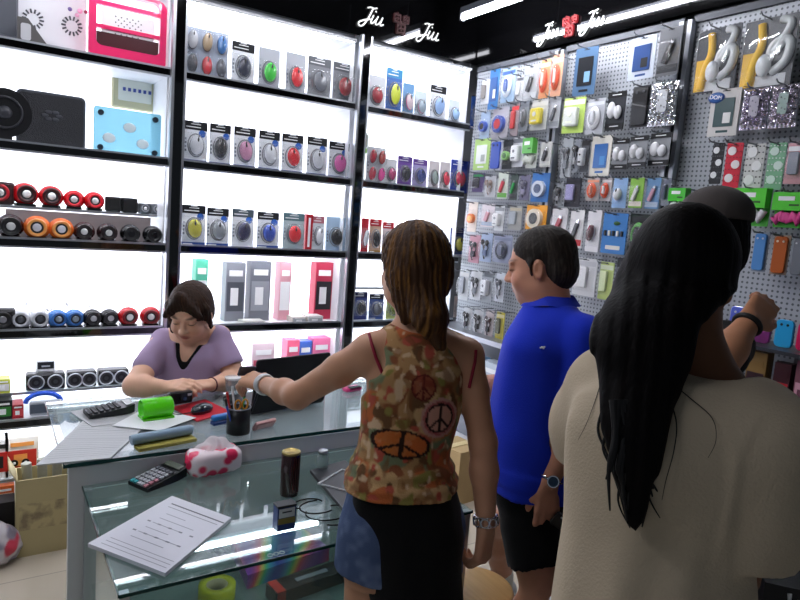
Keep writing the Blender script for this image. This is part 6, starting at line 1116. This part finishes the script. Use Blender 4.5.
# ---- things on the glass showcase
q = put(213, 472, ZL); t = thing('tissue_pack', 'pink and white wrapped tissue pack on the glass showcase', 'tissues', (q.x, q.y, ZL), .10); t.scale = (1.2, 1.12, 1.12)
def tis(u, v):
    a = u*2*PI; e = 4.; cx = math.copysign(abs(math.cos(a))**(2/e), math.cos(a)); sz = math.copysign(abs(math.sin(a))**(2/e), math.sin(a)); k = (1-abs(2*v-1)**6)**.4 if 0 < v < 1 else .0
    return ((v-.5)*.17, cx*.048*max(k, .15), .042+sz*.040*max(k, .15)+.002*math.sin(v*40+a*3))
tm = bpy.data.materials.new('tissue_print'); tm.use_nodes = True; nt = tm.node_tree; b_ = nt.nodes['Principled BSDF']; tcn = nt.nodes.new('ShaderNodeTexCoord'); vv = nt.nodes.new('ShaderNodeTexVoronoi'); vv.inputs['Scale'].default_value = 27; rr = nt.nodes.new('ShaderNodeValToRGB')
rr.color_ramp.elements[0].position = .42; rr.color_ramp.elements[0].color = (*lin('#e0325c'), 1); rr.color_ramp.elements[1].position = .58; rr.color_ramp.elements[1].color = (*lin('#f0dfe4'), 1); nt.links.new(tcn.outputs['Object'], vv.inputs['Vector']); nt.links.new(vv.outputs['Distance'], rr.inputs[0]); nt.links.new(rr.outputs[0], b_.inputs['Base Color']); b_.inputs['Roughness'].default_value = .25
s = MB(); s.sheet(tis, 28, 14, tm); s.build('wrapper', t); s = MB(); s.sheet(lambda u, v: (-.04+.09*u+.01*math.sin(v*6), -.025+.06*v, .082+.035*math.sin(u*PI)*math.sin(v*PI)+.004*math.sin(u*19)), 12, 8, clear('#f4f0f2', .5, .2)); s.build('tissue_flap', t)
q = put(289, 494, ZL); t = thing('drinks_can', 'tall dark maroon tube with a gold lid on the glass showcase', 'canister', (q.x, q.y, ZL)); s = MB(); s.lathe([(.0001, 0), (.030, 0), (.032, .004), (.032, .142), (.030, .146)], M('#2c0e10', .25, coat=.5), 30); s.build('body', t); s = MB(); s.lathe([(.031, .143), (.032, .150), (.026, .153), (.024, .148), (.0001, .148)], M('#a8945c', .3, .8), 30); s.build('lid', t)
s = MB(); [s.box((.0325*math.cos(-1.9+.25*k), .0325*math.sin(-1.9+.25*k), .075), (.002, .002, .12), M('#4a1c1c', .3)) for k in range(5)]; s.build('printing', t)
q = put(285, 529, ZL); t = thing('label_box', 'small box with a white label above gold and blue, in front of the tube', 'box', (q.x, q.y+.01, ZL), .0); s = MB(); s.box((0, 0, .036), (.058, .035, .072), M('#2a3c7a', .4)); s.build('carton', t); s = MB(); s.box((0, -.018, .055), (.050, .001, .028), M('#e4e4e4', .4)); s.box((0, -.018, .030), (.054, .001, .018), M('#a08a4c', .3, .5)); s.box((0, -.0185, .058), (.03, .001, .004), DTXT); s.build('label', t)
s = MB(); s.box((0, 0, .0755), (.06, .037, .006), M('#22252a', .4)); s.build('lid', t)
t = flat([(88, 547), (172, 499), (231, 521), (165, 577)], ZL, .011, M('#d8d9e2', .7), 'document_pile', 'thick pile of white printed forms on the glass showcase', 'papers', None, None, 'sheets')
s = MB(); P = [at(x, y, 2, ZL+.0115)-t.location for x, y in ((172, 499), (231, 521), (165, 577), (88, 547))]
def ql(u0, u1, v, tk, c):
    a = P[0].lerp(P[1], u0).lerp(P[3].lerp(P[2], u0), v); b2 = P[0].lerp(P[1], u1).lerp(P[3].lerp(P[2], u1), v); d = (P[3]-P[0]).normalized()*tk/2; s.add([(*(x.xy), .0116) for x in (a-d, b2-d, b2+d, a+d)], [(0, 1, 2, 3)], M(c, .6))
ql(.08, .95, .07, .006, '#6a6d78'); ql(.1, .9, .13, .003, '#8a8d98')
for k in range(6): ql(.2+.0*k, .2+.62*((k*37 % 10)/20+.5), .24+.09*k, .003, '#9a9da8')
for v in (.42, .60):
    for k in range(5): ql(.12+.16*k, .17+.16*k, v, .006, '#7c7f8a')
for k in range(3): ql(.05, .92, .80+.05*k, .0022, '#8a8d98')
s.build('printing', t)
# tablet in a tray behind the floral-top woman
t = flat([(310, 473), (345, 463), (385, 500), (346, 516)], ZL, .012, M('#2c2d30', .45), 'tablet_tray', 'dark flat case with a white outlined window, left of the floral top', 'case', None, None, 'case')
P = [at(x, y, 2, ZL+.0125)-t.location for x, y in ((318, 484), (342, 470), (372, 478), (350, 492))]; s = MB(); s.tube([(p.x, p.y, .0135) for p in P], .004, M('#d4d6da', .4), 6, True); s.build('white_outline', t)
s = MB()
for k in range(4):
    c = put(308+10*k, 505+4*k, ZL); s.tube([(c.x+(.05+.012*k)*math.cos(a), c.y+(.035+.01*k)*math.sin(a), ZL+.004+.004*(k % 2)) for a in np.linspace(k*1.3, k*1.3+2*PI*.62, 18)], .0024, M('#050505', .9), 6)
tag(s.build('black_cables'), 'loose black cables looped on the glass beside the dark case', 'cables', kind='stuff')
q = put(322, 470, ZL); t = thing('ink_jar', 'small clear jar near the dark case on the showcase glass', 'jar', (q.x, q.y, ZL)); s = MB(); s.lathe([(.0001, .002), (.022, .002), (.023, .05), (.016, .06), (.016, .07), (.0145, .07), (.0145, .06), (.021, .05), (.020, .004)], clear('#e4f0ee', .25, .04), 24); s.build('jar', t); s = MB(); s.lathe([(.0001, .078), (.017, .078), (.018, .066), (.0001, .066)], ALU, 20); s.build('lid', t)
# ---- inside the showcase
zs = .424
def qin(px, py): return at(px, py, 2, zs)
hm = bpy.data.materials.new('rainbow_foil_print'); hm.use_nodes = True; nt = hm.node_tree; b_ = nt.nodes['Principled BSDF']; tcn = nt.nodes.new('ShaderNodeTexCoord'); wv = nt.nodes.new('ShaderNodeTexWave'); wv.inputs['Scale'].default_value = 1.1; wv.inputs['Distortion'].default_value = 6; wv.inputs['Detail Scale'].default_value = 1.2; cr = nt.nodes.new('ShaderNodeValToRGB')
for i, (p_, c_) in enumerate(((0, '#22409c'), (.22, '#2a8fb0'), (.42, '#4ab870'), (.6, '#d0b84a'), (.78, '#d8405a'), (1, '#7a3a9c'))):
    e = cr.color_ramp.elements[i] if i < 2 else cr.color_ramp.elements.new(p_); e.position = p_; e.color = (*lin(c_), 1)
cr.color_ramp.elements[-1].position = 1.; nt.links.new(tcn.outputs['Object'], wv.inputs['Vector']); nt.links.new(wv.outputs['Fac'], cr.inputs[0]); nt.links.new(cr.outputs[0], b_.inputs['Base Color']); b_.inputs['Roughness'].default_value = .3
P = [at(x, y, 2, .50) for x, y in ((232, 533), (300, 519), (330, 541), (248, 568))]; c = sum(P, Vector())/4
t = thing('rainbow_carton', 'flat rainbow-coloured keyboard carton inside the glass showcase', 'box', (c.x, c.y, zs)); s = MB(); vs = [(p.x-c.x, p.y-c.y, z) for z in (0, .05) for p in P]; s.add(vs, [(3, 2, 1, 0), (4, 5, 6, 7), (0, 1, 5, 4), (1, 2, 6, 5), (2, 3, 7, 6), (3, 0, 4, 7)], hm); s.build('carton', t); s = MB(); [s.tube([(-.05+.022*k+.009*math.cos(a), -.055-.0*k, .052+.0*math.sin(a)) if False else (-.05+.022*k+.009*math.cos(a), -.05+.009*math.sin(a), .052) for a in np.linspace(0, 2*PI, 12, endpoint=False)], .002, WHITE, 5, True) for k in range(3)]; s.build('ring_logo', t)
c = at(306, 584, 2, .45)
t = thing('long_black_box', 'long black box with a red end at the front of the showcase shelf', 'box', (c.x, c.y, zs), 0); s = MB(); s.box((0, 0, .03), (.26, .07, .045), M('#121216', .35), Matrix.Rotation(.1, 4, 'Z')); s.build('carton', t); s = MB(); s.box((-.11, 0, .0305), (.03, .072, .047), M('#b8261c', .4), Matrix.Rotation(.1, 4, 'Z')); s.box((.02, 0, .0532), (.12, .02, .001), M('#8a8d94', .4), Matrix.Rotation(.1, 4, 'Z')); s.build('printed_end', t)
q = at(217, 588, 2, .46); t = thing('tape_roll', 'big roll of yellow tape on the glass shelf inside the showcase', 'tape roll', (q.x, q.y, zs)); s = MB(); s.lathe([(.058, 0), (.058, .05), (.034, .05), (.034, 0), (.058, 0)], M('#b8bc1c', .25, coat=.5), 36); s.build('tape', t); s = MB(); s.lathe([(.0338, .001), (.0338, .049), (.031, .049), (.031, .001), (.0338, .001)], M('#b0a884', .6), 30); s.build('core', t)
for k in range(5):
    a = at(178+11*k, 540+3*k, 2, zs); t = thing('slim_stick', 'slim grey-blue stick inside the showcase, %s of five from the papers' % ['first', 'second', 'third', 'fourth', 'fifth'][k], 'stick', (a.x, a.y, zs), .35, 'slim sticks inside the showcase'); s = MB(); s.box((0, 0, .008), (.014, .15, .014), M(['#33415c', '#6a7484', '#2c3444'][k % 3], .3)); s.build('casing', t); s = MB(); s.box((0, -.06, .0165), (.010, .02, .003), M('#c4c8cc', .4)); s.build('clip', t)
q = at(142, 500, 2, zs); t = thing('glass_bottle', 'pale amber bottle standing inside the showcase under the calculator', 'bottle', (q.x, q.y-.02, zs)); s = MB(); s.lathe([(.0001, .0), (.020, 0), (.021, .01), (.021, .15), (.012, .17), (.012, .19), (.0001, .19)], clear('#d8c890', .35, .05), 22); s.build('bottle', t); s = MB(); s.cyl((0, 0, .19), (0, 0, .215), .013, M('#d0b060', .3, .7), n=16); s.build('stopper', t)
for k, (px, py) in enumerate(((215, 505), (245, 500), (262, 508), (128, 520), (112, 535))):
    q = at(px, py, 2, zs); t = thing('crystal_vase', 'small clear glass ornament on the showcase shelf, %s' % ['left of the tissue pack reflection', 'below the tissue pack', 'beside the maroon tube', 'left of the white forms', 'at the left end of the case'][k], 'ornament', (q.x, q.y, zs), .3*k, 'clear ornaments in the showcase'); s = MB(); s.lathe([(.0001, 0), (.022, 0), (.024, .006), (.008, .02), (.010, .05), (.024, .09), (.022, .09), (.008, .055), (.0001, .05)], clear('#ffffff', .45, .04), 10); s.build('glass', t); s = MB(); s.cyl((0, 0, .0), (0, 0, .004), .026, ALU, n=16); s.build('foot', t)
s0 = [('#d8d8d4', '#8a8d90', 'grey-white carton with a barcode panel low in the showcase', (.98, 1.86)), ('#c8ccd0', '#4a4d54', 'pale carton standing behind the long black box', (1.17, 1.95))]
for c, c2, lab, (x, y) in s0: carton((x, y, .121), .16, .14, .10, lab, 'cartons low in the showcase', c, c2)
# ---- leaning panel, bag, stool, carrier at the right
q = at(42, 545, 2, 0); bm_ = bpy.data.materials.new('faded_carton_print'); bm_.use_nodes = True; nt = bm_.node_tree; b_ = nt.nodes['Principled BSDF']; tcn = nt.nodes.new('ShaderNodeTexCoord'); no = nt.nodes.new('ShaderNodeTexNoise'); no.inputs['Scale'].default_value = 14; no.inputs['Detail'].default_value = 6; cr = nt.nodes.new('ShaderNodeValToRGB'); cr.color_ramp.elements[0].position = .42; cr.color_ramp.elements[0].color = (*lin('#84765a'), 1); cr.color_ramp.elements[1].position = .56; cr.color_ramp.elements[1].color = (*lin('#b9aa7c'), 1)
nt.links.new(tcn.outputs['Object'], no.inputs['Vector']); nt.links.new(no.outputs['Fac'], cr.inputs[0]); nt.links.new(cr.outputs[0], b_.inputs['Base Color'])
a, b = at(17, 543, 1, 3.20), at(75, 528, 1, 3.20); zt_ = at(40, 478, 1, 3.2).z
t = thing('open_carton', 'open beige carton with faded print left of the desk', 'cardboard box', ((a.x+b.x)/2, 3.20, 0), 0); w = b.x-a.x; h = zt_; s = MB(); BG = M('#b5a77c', .7); s.box((0, 0, h/2), (w, .008, h), BG); s.box((-w/2, .08, h/2), (.008, .16, h), BG); s.box((w/2, .08, h/2), (.008, .16, h), BG); s.box((0, .16, h/2), (w, .008, h), BG); s.box((0, .08, .004), (w, .16, .008), BG); s.build('carton', t)
s = MB(); s.box((0, -.0048, h*.52), (w*.94, .0015, h*.34), bm_); s.build('printed_band', t)
for sx in (-1, 1): s = MB(); s.add([(sx*w/2, 0, h), (sx*w/2, .16, h), (sx*(w/2+.03), .17, h+.06), (sx*(w/2+.03), -.01, h+.06)], [(0, 1, 2, 3)], M('#c4b78c', .7)); s.add([(sx*(w/2+.003), 0, h), (sx*(w/2+.003), .16, h), (sx*(w/2+.033), .17, h+.06), (sx*(w/2+.033), -.01, h+.06)], [(3, 2, 1, 0)], M('#c4b78c', .7)); s.build('flap', t)
for k in range(4):
    t3 = thing('rolled_paper', 'crumpled grey wrapping, %s sticking out of the beige carton' % ['leftmost piece', 'second piece', 'third piece', 'rightmost piece'][k], 'wrapping', ((a.x+b.x)/2-.05+.045*k, 3.28, .02), (0, .05*(k-1.5), 0), 'wrapping in the beige carton'); s = MB(); s.cyl((0, 0, 0), (0, 0, h+.03+.012*(k % 2)), .015, M('#a8a898', .6), r1=.022, n=9); s.build('roll', t3)
q = at(3, 568, 2, 0); B = Body(.008); c = Vector((q.x-.03, q.y+.05, .09)); B.el(c, (.10, .085, .095)).rc(c+Vector((0, 0, .06)), c+Vector((-.02, 0, .13)), .05, .02, .03); B.cut((0, 0, .002), (0, 0, -1)); B.disp(lambda P: .022*(vnoise(P, 24, 7)-.5)+.012*(vnoise(P, 50, 9)-.5))
PLB = attr_mat('plastic_bag_surface', .3, .5)
tag(B.build('plastic_bag', PLB, lambda P: mixc(mixc(np.tile(np.array(lin('#c9c4c8')), (len(P), 1)), '#c4324a', (vnoise(P, 16, 3)-.58)*12), '#8a8494', (vnoise(P, 22, 5)-.62)*9)), 'crumpled white and red plastic bag on the floor at the left edge', 'bag')
q = at(475, 586, 2, .43); t = thing('round_stool', 'round pale wooden stool beside the floral-top woman', 'stool', (q.x-.0, q.y, 0)); wd = bpy.data.materials.new('pale_wood'); wd.use_nodes = True; nt = wd.node_tree; b_ = nt.nodes['Principled BSDF']; tcn = nt.nodes.new('ShaderNodeTexCoord'); mp = nt.nodes.new('ShaderNodeMapping'); mp.inputs['Scale'].default_value = (40, 3, 3); no = nt.nodes.new('ShaderNodeTexNoise'); no.inputs['Scale'].default_value = 2; cr = nt.nodes.new('ShaderNodeValToRGB'); cr.color_ramp.elements[0].color = (*lin('#b98c52'), 1); cr.color_ramp.elements[1].color = (*lin('#d9b27a'), 1)
nt.links.new(tcn.outputs['Object'], mp.inputs[0]); nt.links.new(mp.outputs[0], no.inputs['Vector']); nt.links.new(no.outputs['Fac'], cr.inputs[0]); nt.links.new(cr.outputs[0], b_.inputs['Base Color']); b_.inputs['Roughness'].default_value = .35
s = MB(); s.lathe([(.0001, .40), (.125, .40), (.135, .405), (.137, .418), (.132, .428), (.125, .43), (.0001, .43)], wd, 40); s.build('seat', t)
for k in range(4):
    a = PI/4+k*PI/2; s = MB(); s.cyl((.09*math.cos(a), .09*math.sin(a), .40), (.15*math.cos(a), .15*math.sin(a), 0), .015, wd, n=12); s.build('leg', t)
s = MB(); s.tube([(.125*math.cos(a), .125*math.sin(a), .17) for a in np.linspace(0, 2*PI, 28, endpoint=False)], .008, wd, 8, True); s.build('foot_ring', t)
q = wrN0 if False else ad(565, 524, 2.0); t = thing('wallet', 'small black phone or wallet by the polo man\'s near hand', 'wallet', tuple(q), (.3, .5, -.6)); s = MB(); s.slab((0, 0, 0), (.085, .016, .05), .006, M('#0e0e12', .35)); s.build('body', t); s = MB(); s.box((-.02, -.0085, .018), (.018, .001, .006), M('#d0d4dc', .3)); s.build('painted_glint', t)  # pale bar paints a white glint on the black body
a = at(785, 560, 0, 1.75); t = thing('shoe_box', 'black carton with a white crossed emblem at the lower right corner', 'box', (ad(792, 590, 1.35).x, ad(792, 590, 1.35).y, 0), -.9); hz = ad(792, 572, 1.35).z; s = MB(); s.box((0, 0, hz/2), (.14, .14, hz), M('#17171b', .4)); s.build('carton', t)
s = MB(); 
for sx in (-1, 1): s.tube([(sx*.006, -.072, hz-.025), (sx*.022, -.072, hz-.032), (sx*.024, -.072, hz-.012)], .0045, WHITE, 6); s.tube([(sx*.006, -.072, hz-.045), (sx*.022, -.072, hz-.038), (sx*.024, -.072, hz-.058)], .0045, WHITE, 6)
s.build('emblem', t)
for px, py, c, r, lab in ((772, 590, '#c42430', .07, 'crumpled red plastic pack at the lower right behind the dark sleeve'), (796, 556, '#c4c8cc', .07, 'crumpled clear plastic pack at the right edge')):
    p = ad(px, py, 1.45); B = Body(.006); B.el(p, (r, r*.8, r)); B.chain([p, Vector((p.x, p.y, .03))], [r*.8, r*.9], .02); B.cut((0, 0, .002), (0, 0, -1)); B.disp(lambda P: .02*(vnoise(P, 26, 7)-.5)+.012*(vnoise(P, 60, 9)-.5)); tag(B.build('plastic_pack', PLB, c), lab, 'plastic pack')
# office chair under the clerk
t = thing('office_chair', 'chair under the seated clerk, hidden behind the desk', 'chair', (hp0.x, hp0.y, 0), 0); s = MB(); s.slab((0, 0, 0), (.42, .06, .40), .08, M('#22242a', .7), Matrix.Translation((0, 0, .37)) @ Matrix.Rotation(PI/2, 4, 'X')); s.build('seat', t); s = MB(); s.cyl((0, 0, .03), (0, 0, .35), .022, ALUD, n=14); s.build('post', t)
for k in range(5): s = MB(); a = 2*PI*k/5; s.cyl((0, 0, .07), (.20*math.cos(a), .20*math.sin(a), .035), .014, BLACK, n=10); s.ell((.20*math.cos(a), .20*math.sin(a), .022), (.022, .022, .022), BLACK, 12, 8); s.build('leg', t)
# ------------------------------------------------------------------ camera, world, output
cd = bpy.data.cameras.new('camera'); cam = bpy.data.objects.new('camera', cd); COL.objects.link(cam)
cd.sensor_width = 36; cd.lens = FPX/800*36; cd.clip_start = .05
Rm = Matrix((_R, _U, -_F)).transposed(); cam.matrix_world = Matrix.Translation(CAM) @ Rm.to_4x4(); scn.camera = cam
w = bpy.data.worlds.new('world'); scn.world = w; w.use_nodes = True
w.node_tree.nodes['Background'].inputs['Color'].default_value = (.62, .72, .85, 1); w.node_tree.nodes['Background'].inputs['Strength'].default_value = .10
scn.view_settings.view_transform = 'Standard'; scn.view_settings.look = 'None'; scn.view_settings.gamma = 1; scn.view_settings.exposure = .65
